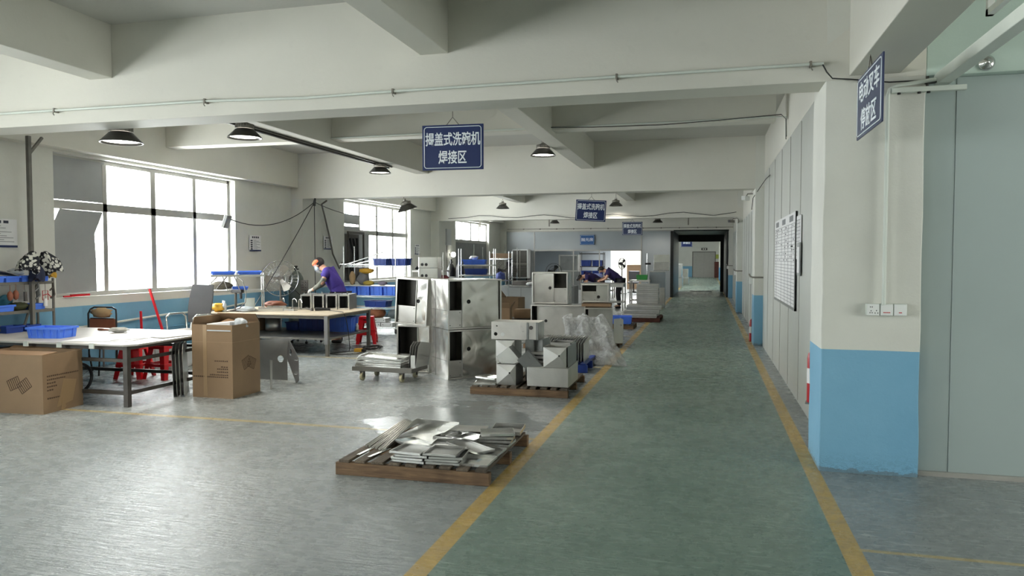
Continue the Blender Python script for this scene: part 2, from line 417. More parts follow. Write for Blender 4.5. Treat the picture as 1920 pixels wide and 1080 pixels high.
def text(s, size, name, mt, parent, M4, bold=.0, w=None, align='CENTER', ex=.0015):
    cu = bpy.data.curves.new(name, 'FONT'); cu.body = s; cu.size = size; cu.align_x = align; cu.align_y = 'CENTER'
    cu.extrude = ex; cu.offset = bold; cu.resolution_u = 3; cu.space_line = 1.0
    o = bpy.data.objects.new(name, cu); C.objects.link(o)
    bpy.context.view_layer.update()
    dg = bpy.context.evaluated_depsgraph_get(); me = bpy.data.meshes.new_from_object(o.evaluated_get(dg))
    bpy.data.objects.remove(o); bpy.data.curves.remove(cu)
    xs = [v.co.x for v in me.vertices]; sx = 1
    if w and xs and max(xs) > min(xs): sx = w/(max(xs)-min(xs))
    me.transform(M4 @ Matrix.Diagonal((sx, 1, 1, 1)))
    me.materials.clear(); me.materials.append(mt)
    for p in me.polygons: p.material_index = 0
    o = bpy.data.objects.new(name, me); C.objects.link(o); o.parent = parent
    return o

def hanging_sign(label, loc, rz, W_, H_, lines, body, top, name='hanging_sign', cat='sign', hook=True, group=None):
    """board facing local -Y, centre of the board at the empty; top = height of the hook above centre"""
    t = thing(name, label, cat, loc, rz, group)
    m = MB(); m.box(-W_/2, -.006, -H_/2, W_/2, .006, H_/2); m.build('board', body, t, bevel=.003)
    m = MB(); e = .012; a, b, r = W_/2-.022, H_/2-.020, .025
    pts = []
    for cx, cz, a0 in ((a-r, b-r, 0), (-a+r, b-r, 90), (-a+r, -b+r, 180), (a-r, -b+r, 270)):
        for k in range(5):
            q = R(a0+k*22.5); pts.append((cx+r*math.cos(q), -.007, cz+r*math.sin(q)))
    m.tube(pts, .004, 4, closed=True); m.build('border_line', M['letter'], t)
    for s, size, dx, dz, wd in lines:
        text(s, size, 'lettering', M['letter'], t, T(dx, -.0075, dz, R(90), 0, 0), bold=size*.014, w=wd)
    if hook:
        m = MB(); m.tube([(-.075, 0, H_/2-.02), (0, 0, H_/2+.07), (.075, 0, H_/2-.02)], .005, 5); m.tube([(0, 0, H_/2+.07), (0, 0, top)], .004, 5)
        m.build('hanger_wire', M['lampg'], t)
    return t
L2 = [('揭盖式洗碗机', .132, 0, .068, .535), ('焊接区', .132, 0, -.102, .275)]
hanging_sign('large navy hanging sign nearest the camera, two lines of white Chinese lettering', (-2.335, 6.68, 2.645), R(3), .6, .425, L2, M['navy'], 1.16)
hanging_sign('tilted navy hanging sign in the middle distance, second along the row of signs', (-2.255, 14.75, 2.545), R(6), .6, .42, L2, M['navy'], 1.26).rotation_euler[1] = R(3)
hanging_sign('greyish navy hanging sign furthest from the camera, above the steel panel stacks', (-2.25, 23.2, 2.515), 0, .62, .41, L2, M['navy2'], 1.29)
hanging_sign('small blue sign fixed on the grey far wall above the wide opening', (-4.85, 30.80, 2.36), 0, .6, .41, [('抛光房', .15, 0, 0, .5)], M['bluesign'], .2, 'wall_sign', hook=False)
hanging_sign('navy hanging sign seen edge-on beside the first column under the right-hand beam', (1.02, 5.35, 2.64), R(-90), .78, .42, [('电动叉车', .15, 0, .085, .62), ('停放区', .15, 0, -.105, .48)], M['navy2'], .30)
hanging_sign('navy hanging sign in the bright hall beyond the dark passage', (-1.1, 42.0, 2.42), 0, .6, .42, [('焊接区', .12, 0, 0, .4)], M['navy'], 1.385)

# high-bay lamps
def high_bay(label, loc, drop, lit=True, tilt=(0, 0), dia=.40, energy=60, group=None):
    t = thing('high_bay_lamp', label, 'ceiling lamp', loc, 0); r = dia/2
    t.rotation_euler = (tilt[0], tilt[1], 0)
    m = MB(); m.lathe([(r, 0), (r*.98, .012), (r*.55, .105), (r*.5, .11), (r*.48, .105), (r*.93, .012), (r*.96, 0), (r, 0)], n=32); m.build('reflector', M['lampk'], t)
    m = MB(); m.lathe([(0, .02), (r*.86, .02), (r*.88, .03), (0, .03)], n=32); m.build('diffuser', M['lampd'] if lit else M['lampoff'], t)
    m = MB(); m.lathe([(0, .112), (r*.5, .112), (r*.53, .12), (r*.53, .165), (r*.42, .17), (r*.2, .19), (0, .19)], n=24)
    for k in range(24):
        q = 2*math.pi*k/24; m.bar((r*.53*math.cos(q), r*.53*math.sin(q), .116), (r*.53*math.cos(q), r*.53*math.sin(q), .166), .006, .006)
    m.build('heat_sink', M['lampg'], t)
    m = MB(); m.cyl((0, 0, .19), (0, 0, .22), .03); m.tube([(-.03, 0, .2), (-.03, 0, .235), (0, 0, .255), (.03, 0, .235), (.03, 0, .2)], .005, 6); m.cyl((0, 0, .25), (0, 0, drop), .006)
    m.build('hook', M['lampg'], t)
    if energy:
        l = bpy.data.lights.new('lamp_light', 'SPOT'); l.energy = energy; l.spot_size = R(150); l.spot_blend = .6; l.shadow_soft_size = .15; l.color = (1, .93, .82)
        lo = bpy.data.objects.new('lamp_light', l); C.objects.link(lo); lo.parent = t; lo.location = (0, 0, -.01)
    return t
high_bay('lit high-bay lamp nearest the camera, above the left cardboard boxes', (-5.83, 6.40, 2.78), .52, dia=.41)
high_bay('lit high-bay lamp second from the left, above the large window', (-5.5, 8.03, 3.07), .235, dia=.41)
high_bay('lit high-bay lamp at the end of the long beam left of the large navy sign', (-5.73, 12.42, 3.13), .18)
high_bay('lit high-bay lamp hanging by the ceiling beam crossing, right of the large navy sign', (-2.5, 11.43, 3.20), .60)
high_bay('unlit tilted lamp hanging crooked on a wire in front of the second window', (-6.02, 14.38, 2.60), .27, lit=False, tilt=(R(8), R(-16)), dia=.42, energy=0)
high_bay('lamp with dark underside in the third bay, left of the tilted sign', (-5.94, 21.5, 3.08), .72, lit=False, energy=30)
high_bay('lamp tucked up against the beam right of the tilted sign', (-2.63, 22.1, 3.14), .66, lit=False, energy=30)
high_bay('small distant lamp hanging in front of the grey far wall', (-5.95, 29.4, 3.0), .8, lit=False, energy=30)
high_bay('distant lamp tucked under the last beam near the furthest sign', (-1.9, 29.8, 3.0), .8, lit=False, energy=30)
for x, y in ((-.6, 44), (-.6, 52), (-.6, 60), (-4, 48), (-4, 58)):
    l = bpy.data.lights.new('lamp_light', 'POINT'); l.energy = 60; l.shadow_soft_size = .3
    t = high_bay('lamp in the hall beyond the dark passage', (x, y, 3.1), .7, dia=.4, energy=34); t['group'] = 'lamps beyond the passage'
    bpy.data.lights.remove(l)

# pipes, rails and wires
def pipe(name, label, cat, pts, r, mt, n=8, group=None):
    m = MB(); m.tube(pts, r, n); return tag(m.build(name, mt), label, cat, group)
t = thing('conduit_pipe', 'thin grey pipe clipped along the face of the nearest beam', 'pipe', (0, 5.9, 3.02))
m = MB(); m.tube([(-8.4, -.012, .01), (-6.13, -.012, .01), (-4.44, -.012, .01), (-3.57, -.012, -.012), (-3.43, -.012, -.016), (-2.59, -.012, -.006), (-.7, -.012, .0), (.81, -.012, .003)], .012, 8); m.build('tube', M['pvc'], t)
for x, z in ((-6.13, .01), (-4.44, .01), (-2.59, -.006), (-.7, 0), (.72, .003)):
    m = MB(); m.box(x-.008, -.03, z-.02, x+.008, .03, z+.02); m.tube([(x, -.03, z-.02), (x+.004, -.035, z-.04), (x+.012, -.03, z-.05)], .005, 5); m.build('clip', M['lampg'], t)
pipe('cable', 'thin wire drooping from the nearest beam across the front of the first column', 'cable', [(.80, 5.885, 3.02), (.83, 5.885, 2.96), (.87, 5.885, 2.91), (1.0, 5.885, 2.895), (1.25, 5.885, 2.86), (1.52, 5.885, 2.86)], .005, M['wire'], 6)
pipe('conduit_pipe', 'white conduit running along the secondary beam behind the large navy sign', 'pipe', [(-5.7, 10.18, 3.40), (-4, 10.18, 3.41), (-.4, 10.18, 3.41), (.80, 10.18, 3.42), (.96, 10.18, 3.41), (.965, 10.18, 3.16)], .012, M['pvc'])
pipe('cable', 'grey wire sagging along the secondary beam right of the hanging lamp', 'cable', [(-2.5, 10.15, 3.42), (-1.5, 10.15, 3.385), (-.6, 10.15, 3.375), (.1, 10.15, 3.40), (.9, 10.15, 3.44), (.955, 10.15, 3.38), (.96, 10.15, 3.12)], .005, M['wire'], 6)
m = MB(); m.box(-5.80, 6.35, 3.27, -5.76, 12.9, 3.31); m.box(-5.72, 6.35, 3.285, -5.70, 12.9, 3.305)
tag(m.build('cable_tray', M['lampk']), 'dark thin rail running along under the left long ceiling beam', 'rail')
t = thing('steel_rail', 'grey steel rail running out from the beam toward the camera, top right corner', 'rail', (1.60, 2.6, 2.87))
m = MB(); m.box(-.045, -3.3, -.04, .045, 3.36, .04); m.build('channel', M['pvc'], t, bevel=.004)
m = MB(); m.box(-.11, 3.28, -.03, .02, 3.33, -.02); m.cyl((-.1, 3.30, -.06), (-.1, 3.30, .02), .01); m.build('bracket', M['lampk'], t)
t = thing('ceiling_bracket', 'white square tube frame jutting in at the very top right corner', 'bracket', (1.75, 5.2, 3.2))
m = MB(); m.box(-.02, -.9, -.035, .02, .3, .005); m.build('rail', M['whitep'], t); m = MB(); m.box(-.02, .26, -.035, .02, .3, .6); m.build('post', M['whitep'], t)
t = thing('wall_disc', 'round shiny metal disc on the mint beam at the top right', 'disc', (1.875, 5.92, 2.965))
m = MB(); m.lathe([(0, .035), (.012, .035), (.014, .028), (.035, .022), (.052, .01), (.055, 0)], n=28, M=T(rx=R(90))); m.build('dish', M['chrome'], t)
t = thing('wall_tube_holder', 'white plastic strip on the top of the first column', 'light strip', (1.50, 5.885, 2.795))
m = MB(); m.box(-.24, -.03, -.018, .24, .02, .018); m.build('strip', M['pvc'], t, bevel=.004)
for x in (-.19, -.06, 0.0):
    m = MB(); m.lathe([(0, 0), (.012, 0), (.012, .012), (0, .014)], c=(x, -.02, -.03), n=10); m.build('clip', M['black'], t)
t = thing('conduit_pipe', 'white vertical conduit down the front of the first column to the switches', 'pipe', (1.24, 5.875, 1.26))
m = MB(); m.tube([(0, 0, .0), (0, 0, 1.50), (.012, 0, 1.545), (.05, 0, 1.57), (.31, 0, 1.60)], .014, 8); m.build('tube', M['pvc'], t)
def plate(name, label, x, kind):
    t = thing(name, label, 'socket' if kind == 0 else 'switch', (x, 5.93, 1.225))
    m = MB(); m.box(-.044, -.05, -.043, .044, 0, .043); m.build('back_box', M['pvc'], t, bevel=.004)
    m = MB(); m.box(-.041, -.057, -.041, .041, -.05, .041); m.build('face_plate', M['whitep'], t, bevel=.003)
    m = MB()
    if kind == 0:
        for px_, pz, rr in ((-.02, .02, 0), (-.008, .02, 0), (-.022, -.022, .5), (-.008, -.022, -.5), (-.015, -.008, 0), (.012, -.024, .5), (.03, -.024, -.5), (.021, -.006, 0)):
            m.box(px_-.003, -.058, pz-.004, px_+.003, -.056, pz+.004)
        m.build('pin_hole', M['black'], t)
    else:
        wd = .028 if kind == 2 else .015
        m.box(-wd, -.060, -.028, wd, -.056, -.012); m.build('rocker', M['whitep'], t)
        m = MB(); m.box(-wd+.003, -.061, -.022, wd-.006, -.0595, -.016); m.build('rocker_mark', M['red'], t)
plate('wall_socket', 'white wall socket with pin holes, left one of three on the column', 1.172, 0)
plate('light_switch', 'white double light switch between the socket and the single switch', 1.262, 2)
plate('light_switch', 'white single light switch, right one of three plates on the column', 1.352, 1)

# fire extinguishers
def extinguisher(label, loc, rz, h=.5, r=.065):
    t = thing('fire_extinguisher', label, 'fire extinguisher', loc, rz)
    m = MB(); m.lathe([(0, 0), (r*.95, 0), (r, .01), (r, h*.80), (r*.85, h*.88), (r*.4, h*.94), (.02, h*.96), (0, h*.96)], n=20); m.build('cylinder', M['red'], t)
    m = MB(); m.cyl((0, 0, h*.95), (0, 0, h*1.03), .016); m.bar((0, -.01, h*1.03), (.0, -.12, h*1.00), .022, .006); m.bar((0, -.01, h*1.06), (0, -.11, h*1.13), .022, .006); m.build('handle', M['black'], t)
    m = MB(); m.tube([(0, .0, h*1.0), (.05, 0, h*.98), (r+.02, 0, h*.85), (r+.02, 0, h*.5), (r+.012, 0, h*.25)], .011, 8); m.build('hose', M['black'], t)
    m = MB(); m.lathe([(r+.001, h*.35), (r+.001, h*.62)], n=20); m.build('label_band', M['paper'], t)
    return t
t = extinguisher('red fire extinguisher standing on a bracket half hidden behind the first column', (.932, 7.12, .30), R(80), .50, .05)
m = MB(); m.box(-.05, -.06, -.012, .085, .06, 0); m.build('bracket', M['steelp'], t)
t = extinguisher('red fire extinguisher on the floor beside the second column', (.86, 14.95, 0), R(90), .46)
# CCTV cameras
def cctv(label, loc, rz, lens_dark):
    t = thing('security_camera', label, 'camera', loc, rz)
    m = MB(); m.box(-.04, -.14, -.04, .04, .12, .04); m.build('housing', M['whitep'] if not lens_dark else M['lampg'], t, bevel=.008)
    m = MB(); m.box(-.034, -.15, -.034, .034, -.141, .034); m.build('front_glass', M['black'] if lens_dark else M['paper'], t)
    m = MB(); m.tube([(0, .05, .04), (0, .10, .09), (0.12, .14, .09), (.16, .14, .0), (.15, .1, -.05)], .01, 6); m.build('arm', M['lampg'], t)
cctv('pale security camera high on the second column', (.70, 14.9, 2.74), R(-20), False)
cctv('small security camera with dark lens by the third column', (.67, 22.4, 2.66), R(-30), True)
# pipes and boxes on the far columns
for y, z in ((14.2, 1.25), (22.5, 1.23), (30.8, 1.3)):
    pipe('conduit_pipe', {14.2: 'grey pipe stub wrapping the second column at switch height', 22.5: 'grey pipe stub wrapping the third column at switch height', 30.8: 'grey pipe stub on the last column by the dark passage'}[y], 'pipe', [(1.0, y-.02, z), (.80, y-.02, z), (.76, y+.02, z+.02), (.76, y+.25, z+.05)], .014, M['lampg'])
    m = MB(); m.box(.77, y+.5, z-.14, .83, y+.6, z-.02); tag(m.build('junction_box', M['whitep'], bevel=.004), {14.2: 'small white box on the side of the second column', 22.5: 'small white box on the side of the third column', 30.8: 'small white box on the side of the last column'}[y], 'box')
pipe('cable', 'black wire running over the panel wall top past the second column', 'cable', [(.96, 12.6, 2.93), (.97, 13.6, 2.97), (.9, 14.15, 2.86), (.80, 14.3, 2.70), (.79, 14.5, 2.5)], .006, M['wire'])
pipe('cable', 'long wavy wire strung across the face of the third beam', 'cable', [(-8.0, 22.44, 2.86)]+[(-7.4+i*.42, 22.44, 2.88+.05*math.sin(i*1.3)+.02*math.sin(i*.5)) for i in range(19)]+[(.8, 22.44, 2.93)], .008, M['wire'])
for x, y, z in ((-4.75, 22.6, 2.8), (-.55, 22.6, 2.8), (-7.0, 22.6, 2.8)):
    m = MB(); m.box(x-.02, y, z-.22, x+.02, y+.03, z+.02); tag(m.build('pipe_hanger', M['lampg']), 'short metal bar hanging from the third beam', 'hanger', 'short bars under the third beam')
m = MB()
for i in range(12): m.box(-7.6+i*.72, 30.74, 2.80, -7.56+i*.72, 30.80, 2.85)
m.tube([(-8.3, 30.77, 2.83), (1.0, 30.77, 2.83)], .010, 6); tag(m.build('conduit_pipe', M['lampg']), 'thin pipe along the top of the grey far wall', 'pipe')

# notice board and papers on the right panel wall
def board_lines(t, W_, H_, rows, cols, mt, hdr=.1):
    m = MB()
    for i in range(rows+1):
        z = H_/2-hdr-(H_-hdr-.03)*i/rows; m.box(-W_/2+.03, -.009, z-.0025, W_/2-.03, -.007, z+.0025)
    for c in cols: m.box(c*W_-.003, -.009, -H_/2+.03, c*W_+.003, -.007, H_/2-hdr)
    m.build('grid_lines', mt, t)
t = thing('notice_board', 'large white chart with grey ruled rows on the right panel wall', 'notice board', (.975, 10.3, 1.565), R(-90))
W_, H_ = 2.65, 1.14
m = MB(); m.box(-W_/2, -.006, -H_/2, W_/2, .01, H_/2); m.build('sheet', M['paper'], t)
m = MB(); m.box(W_/2-.03, -.012, -H_/2, W_/2, .012, H_/2); m.box(-W_/2, -.012, -H_/2, W_/2, .012, -H_/2+.03); m.build('frame', M['steelp'], t)
board_lines(t, W_, H_, 24, (-.47, -.38, -.12, .05, .2, .34, .47), M['ink'], .13)
rn = random.Random(3)
m = MB()
for i in range(3): m.box(-1.15+i*.9, -.009, H_/2-.10, -.75+i*.9, -.007, H_/2-.03)
for k in range(40):
    x = rn.uniform(-1.2, 1.1); r_ = rn.randrange(12); z = H_/2-.13-(H_-.16)*(r_+.5)/24; m.box(x, -.0085, z-.008, x+rn.uniform(.05, .16), -.0072, z+.008)
m.build('writing', M['ink'], t)
t = thing('paper_sheet', 'pale paper taped on the panel wall right of the large chart', 'paper', (.975, 8.72, 1.83), R(-90))
m = MB(); m.box(-.2, -.004, -.24, .17, .006, .24); m.build('sheet', M['paper'], t); board_lines(t, .36, .46, 10, (-.2, .2), M['ink'], .04)
t = thing('document_holder', 'small clear plastic pocket right of the chart on the panel wall', 'document holder', (.97, 8.62, 1.60), R(-90))
m = MB(); m.box(-.12, -.012, -.19, .12, .0, .17); m.build('pocket', M['film'], t); m = MB(); m.box(-.10, -.014, -.16, .10, -.0125, .12); m.build('paper', M['paper'], t)

# posters on the window wall
def poster(label, y, z, w_, h_, rz=R(90)):
    t = thing('poster', label, 'poster', (-8.605, y, z), rz)
    m = MB(); m.box(-w_/2, -.008, -h_/2, w_/2, 0, h_/2); m.build('board', M['paper'], t)
    m = MB(); m.box(-w_/2, -.010, -h_/2, w_/2, -.0085, -h_/2+.028); m.build('blue_strip', M['navy'], t)
    m = MB()
    for k in range(4): m.box(-w_*.28+k*w_*.16, -.0095, h_/2-.055, -w_*.28+k*w_*.16+w_*.11, -.0085, h_/2-.02)
    for k in range(5):
        z = h_/2-.095-k*h_*.13; m.box(-w_*.42, -.0095, z-.022, -w_*.24, -.0085, z+.005)
    m.build('heading', M['letterk'], t)
    m = MB(); rr = random.Random(int(y*7))
    for k in range(9):
        z = h_/2-.09-k*h_*.068; m.box(-w_*.18, -.0095, z-.004, rr.uniform(.05, .44)*w_, -.0085, z+.003)
    m.build('text_line', M['ink'], t)
poster('white poster with dark heading at the far left edge beside the hanging cloth', 7.32, 1.915, .64, .36)
poster('white poster with blue strip on the wall between the first window and the left column', 12.85, 1.89, .38, .31)
poster('white poster with blue strip just beyond the left column', 15.75, 1.955, .40, .31)
poster('white poster with blue strip right of the second window', 21.28, 1.865, .42, .31)

# flood light and its cables
t = thing('flood_light', 'grey flood lamp hanging on a wire at the edge of the first window', 'flood light', (-8.42, 11.70, 2.26))
m = MB(); m.box(-.03, -.13, -.12, .03, .13, .12, M=T(ry=R(18), rz=R(20))); m.build('housing', M['steelp'], t, bevel=.01)
m = MB(); m.box(.031, -.11, -.10, .036, .11, .06, M=T(ry=R(18), rz=R(20))); m.build('lens', M['film'], t)
def cat_(p, q, sag, n=14):
    p = Vector(p); q = Vector(q); return [p.lerp(q, i/n)-Vector((0, 0, sag*4*(i/n)*(1-i/n))) for i in range(n+1)]
K = (-8.02, 14.12, 2.78)
pipe('cable', 'black wire sagging from the left column to the flood lamp at the window', 'cable', cat_((-8.42, 11.75, 2.32), K, .28), .008, M['wire'])
pipe('cable', 'taut black wire running down from the left column to the workbench by the gas cylinder', 'cable', cat_(K, (-8.0, 11.9, .72), .04), .008, M['wire'])
pipe('cable', 'black wire hanging straight down the left column behind the bent-over worker', 'cable', cat_(K, (-7.95, 14.0, .6), .0), .008, M['wire'])
pipe('cable', 'thin black wire running from the left column toward the second window', 'cable', cat_(K, (-8.3, 17.9, 2.7), .12), .007, M['wire'])
m = MB(); m.cyl((-8.03, 14.12, 2.70), (-8.0, 14.12, 2.86), .035, .02, 8); tag(m.build('wire_knot', M['wire']), 'black knot of wires tied under the beam at the left column', 'wire knot')
pipe('cable', 'thick grey hose looping down the wall right of the left column', 'hose', [(-8.0, 14.6, 2.84), (-8.45, 15.2, 2.82), (-8.55, 15.5, 2.6), (-8.56, 15.75, 2.1), (-8.56, 15.9, 1.7), (-8.55, 16.2, 1.35), (-8.55, 16.35, 1.5)], .02, M['lampg'])

# film and boards covering parts of the windows
m = MB(); m.prism([(8.27, 2.42), (9.24, 2.42), (9.24, 3.02), (8.27, 3.02)], .006, M=Matrix(((0,0,1,-8.74),(1,0,0,0),(0,1,0,0),(0,0,0,1))))
tag(m.build('window_film', M['film']), 'grey film covering the upper left light of the first window', 'window film')
m = MB(); m.prism([(8.28, 1.10), (9.05, 1.11), (9.05, 1.60), (9.03, 1.95), (9.19, 2.28), (8.43, 2.29), (8.30, 2.05)], .006, M=Matrix(((0,0,1,-8.74),(1,0,0,0),(0,1,0,0),(0,0,0,1))))
tag(m.build('window_film', M['film']), 'grey film hanging in the lower left light of the first window', 'window film')

# ------------------------------------------------------------------ more materials
def steel(name, rgb=(222, 220, 213), rough=.26, wave=.16, ws=2.6, brush=True, metal=.78):
    """sheet stainless: dented panel reflections, faint brushing and smears"""
    m = NT(name); v = m.coord(); c = lin(rgb)
    sm = m.noise(m.coord(scale=(1, 1, 1)), 3.0, 4, .55, .5)
    br = m.noise(m.coord(scale=(2, 2, 90)), 6, 3, .6)
    m.set('Base Color', m.mix(m.ramp(sm, [(.35, 0), (.7, 1)]), tuple(x*.80 for x in c), c))
    m.set('Metallic', metal)
    m.set('Roughness', m.math('ADD', m.math('MULTIPLY', sm, .10), m.math('ADD', rough-.1, m.math('MULTIPLY', br, .05))))
    m.bump(m.noise(v, ws, 1.5, .4, .6), wave, .06)
    return m.m
M['ss'] = steel('dented_stainless', wave=.42, ws=3.4, metal=.9)
M['ss2'] = steel('matt_stainless', (206, 205, 200), .36, .05, 2.5)
M['ssd'] = steel('dull_grey_steel', (150, 152, 151), .42, .04, 3)
M['ssl'] = steel('bright_stainless', (230, 230, 226), .2, .07, 2.5)
M['tray'] = steel('tray_steel_dim_reflection', (118, 118, 114), .34, .0, 2.5, metal=.9)  # plates darkened: the dim ceiling reflection is put into the colour
M['iron'] = mat('grey_painted_steel', (112, 110, 104), .5, .3, .2, 6)
M['irond'] = mat('dark_steel_tube', (84, 80, 76), .5, .4, .2, 6)
M['card'] = mat('corrugated_cardboard', (134, 110, 84), .8, 0, .08, 3, bump=.1, bs=60)
M['cardd'] = mat('cardboard_inside', (128, 100, 72), .85, 0, .1)
M['tape'] = mat('packing_tape', (150, 124, 92), .35, 0, .05)
M['print'] = mat('dark_print_on_cardboard', (74, 54, 38), .8, 0, 0)
M['crate'] = mat('blue_crate_plastic', (76, 122, 228), .38, 0, .12, 5)
M['crated'] = mat('dark_blue_crate_plastic', (30, 60, 140), .42, 0, .12, 5)
M['redpl'] = mat('red_plastic', (206, 22, 34), .3, 0, .08)
M['tabtop'] = mat('scuffed_light_tabletop', (184, 180, 174), .42, .1, .12, 2.5)
M['tabtop2'] = mat('beige_tabletop', (190, 176, 154), .5, 0, .12, 2.5)
M['meshg'] = mat('grey_chair_mesh', (92, 92, 94), .7, 0, .08)
M['seat'] = mat('worn_grey_cushion', (140, 134, 124), .8, 0, .15)
M['white2'] = mat('white_enamel', (200, 202, 202), .4, 0, .04)
def wood_mat(name, a, b, stretch):
    m = NT(name); g = m.noise(m.coord(scale=stretch), 3.0, 8, .68, .6); k = m.noise(m.coord(), 2.2, 3, .5)
    c = m.mix(m.ramp(g, [(.34, 0), (.66, 1)]), lin(a), lin(b)); c = m.mix(m.ramp(k, [(.50, 0), (.62, .6)]), c, tuple(x*.45 for x in lin(a)))
    m.set('Base Color', c); m.set('Roughness', .82); m.bump(g, .5, .01); return m.m
M['wood'] = wood_mat('weathered_pallet_wood', (86, 64, 46), (142, 114, 84), (1.0, 14, 14))
M['woodg'] = wood_mat('grey_pallet_deck_wood', (70, 62, 52), (122, 108, 92), (14, 1.2, 14))
M['woodr'] = mat('reddish_pallet_wood', (84, 44, 34), .8, 0, .25, 5, bump=.2)
M['cyl'] = mat('grey_green_gas_cylinder', (84, 92, 86), .45, .1, .1)
M['yellow'] = mat('yellow_plastic', (206, 160, 50), .5, 0, .15)
M['orange'] = mat('orange_cloth', (226, 116, 78), .8, 0, .12, 8)
M['brown'] = mat('brown_paper_sack', (150, 96, 66), .8, 0, .15, 6, bump=.6, bs=12)
M['brownl'] = mat('brown_leather', (132, 78, 56), .6, 0, .15, 5, bump=.3)
M['glove'] = mat('grey_white_cloth', (190, 190, 184), .85, 0, .2, 12, bump=.4)
M['plasticw'] = mat('cloudy_plastic', (206, 214, 220), .3, 0, .08, alpha=.7)
M['green'] = mat('green_plastic', (54, 140, 66), .4, 0, .1)

def tmat(W, V, U, o): return Matrix(((*[U[i] for i in range(0)],),)) if 0 else Matrix(((U[0], V[0], W[0], o[0]), (U[1], V[1], W[1], o[1]), (U[2], V[2], W[2], o[2]), (0, 0, 0, 1)))
XZ = lambda x, y, z: tmat((0, -1, 0), (0, 0, 1), (1, 0, 0), (x, y, z))   # plate drawn in x,z; thickness toward -Y
YZ = lambda x, y, z: tmat((1, 0, 0), (0, 0, 1), (0, 1, 0), (x, y, z))    # plate drawn in y,z; thickness toward +X

def crate(label, loc, rz, L, W, H, mt=None, group=None, ribs=5, name='plastic_crate', cat='crate'):
    mt = mt or M['crate']; t = thing(name, label, cat, loc, rz, group); k = .93; th = .006
    m = MB()
    def ring(z, s, i): a, b = L/2*s-i, W/2*s-i; return [(-a, -b, z), (a, -b, z), (a, b, z), (-a, b, z)]
    vs = ring(0, k, 0)+ring(H, 1, 0)+ring(H, 1, th)+ring(th, k, th)
    fs = [(3, 2, 1, 0), (12, 13, 14, 15)]
    for j in range(3):
        for i in range(4): fs.append((4*j+i, 4*j+(i+1) % 4, 4*j+4+(i+1) % 4, 4*j+4+i))
    m.add(vs, fs); m.build('body', mt, t)
    m = MB(); e = .012
    m.box(-L/2-e, -W/2-e, H-.022, L/2+e, -W/2, H); m.box(-L/2-e, W/2, H-.022, L/2+e, W/2+e, H)
    m.box(-L/2-e, -W/2, H-.022, -L/2, W/2, H); m.box(L/2, -W/2, H-.022, L/2+e, W/2, H); m.build('rim', mt, t)
    m = MB()
    for i in range(ribs):
        x = -L/2*k+L*k*(i+.5)/ribs
        for s_ in (-1, 1): m.bar((x, s_*(W/2*k+.004), .01), (x*1.06, s_*(W/2+.004), H-.02), .012, .012)
    for s_ in (-1, 1):
        for y in (-W*.25, W*.25): m.bar((s_*(L/2*k+.004), y, .01), (s_*(L/2+.004), y, H-.02), .012, .012)
    if ribs: m.build('rib', mt, t)
    return t

def carton(label, loc, rz, L, W, H, flaps=(), prints=True, group=None, open_=True, skew=0, name='cardboard_box'):
    t = thing(name, label, 'box', loc, rz, group); th = .008; m = MB()
    a, b = L/2, W/2
    m.box(-a, -b, 0, a, b, th); m.box(-a, -b, th, a, -b+th, H); m.box(-a, b-th, th, a, b, H); m.box(-a, -b+th, th, -a+th, b-th, H); m.box(a-th, -b+th, th, a, b-th, H)
    if not open_: m.box(-a, -b, H-th, a, b, H)
    m.build('body', M['card'], t)
    for side, ln, ang in flaps:    # ang: 0 = upright, 90 = folded out, -90 = folded in
        m = MB(); fl = MB()
        wd = L if side in 'fb' else W
        m.box(-wd/2+.005, -th/2, 0, wd/2-.005, th/2, ln)
        o = m.build('flap', M['cardd'] if abs(ang) > 40 else M['card'], t)
        o.location = {'f': (0, -b+th/2, H), 'b': (0, b-th/2, H), 'l': (-a+th/2, 0, H), 'r': (a-th/2, 0, H)}[side]
        o.rotation_euler = Euler((R(ang), 0, {'f': 0, 'b': R(180), 'l': R(-90), 'r': R(90)}[side]), 'XYZ')
        o.rotation_euler = (Euler((0, 0, {'f': 0, 'b': R(180), 'l': R(-90), 'r': R(90)}[side])).to_matrix() @ Euler((R(ang), 0, 0)).to_matrix()).to_euler()
    return t
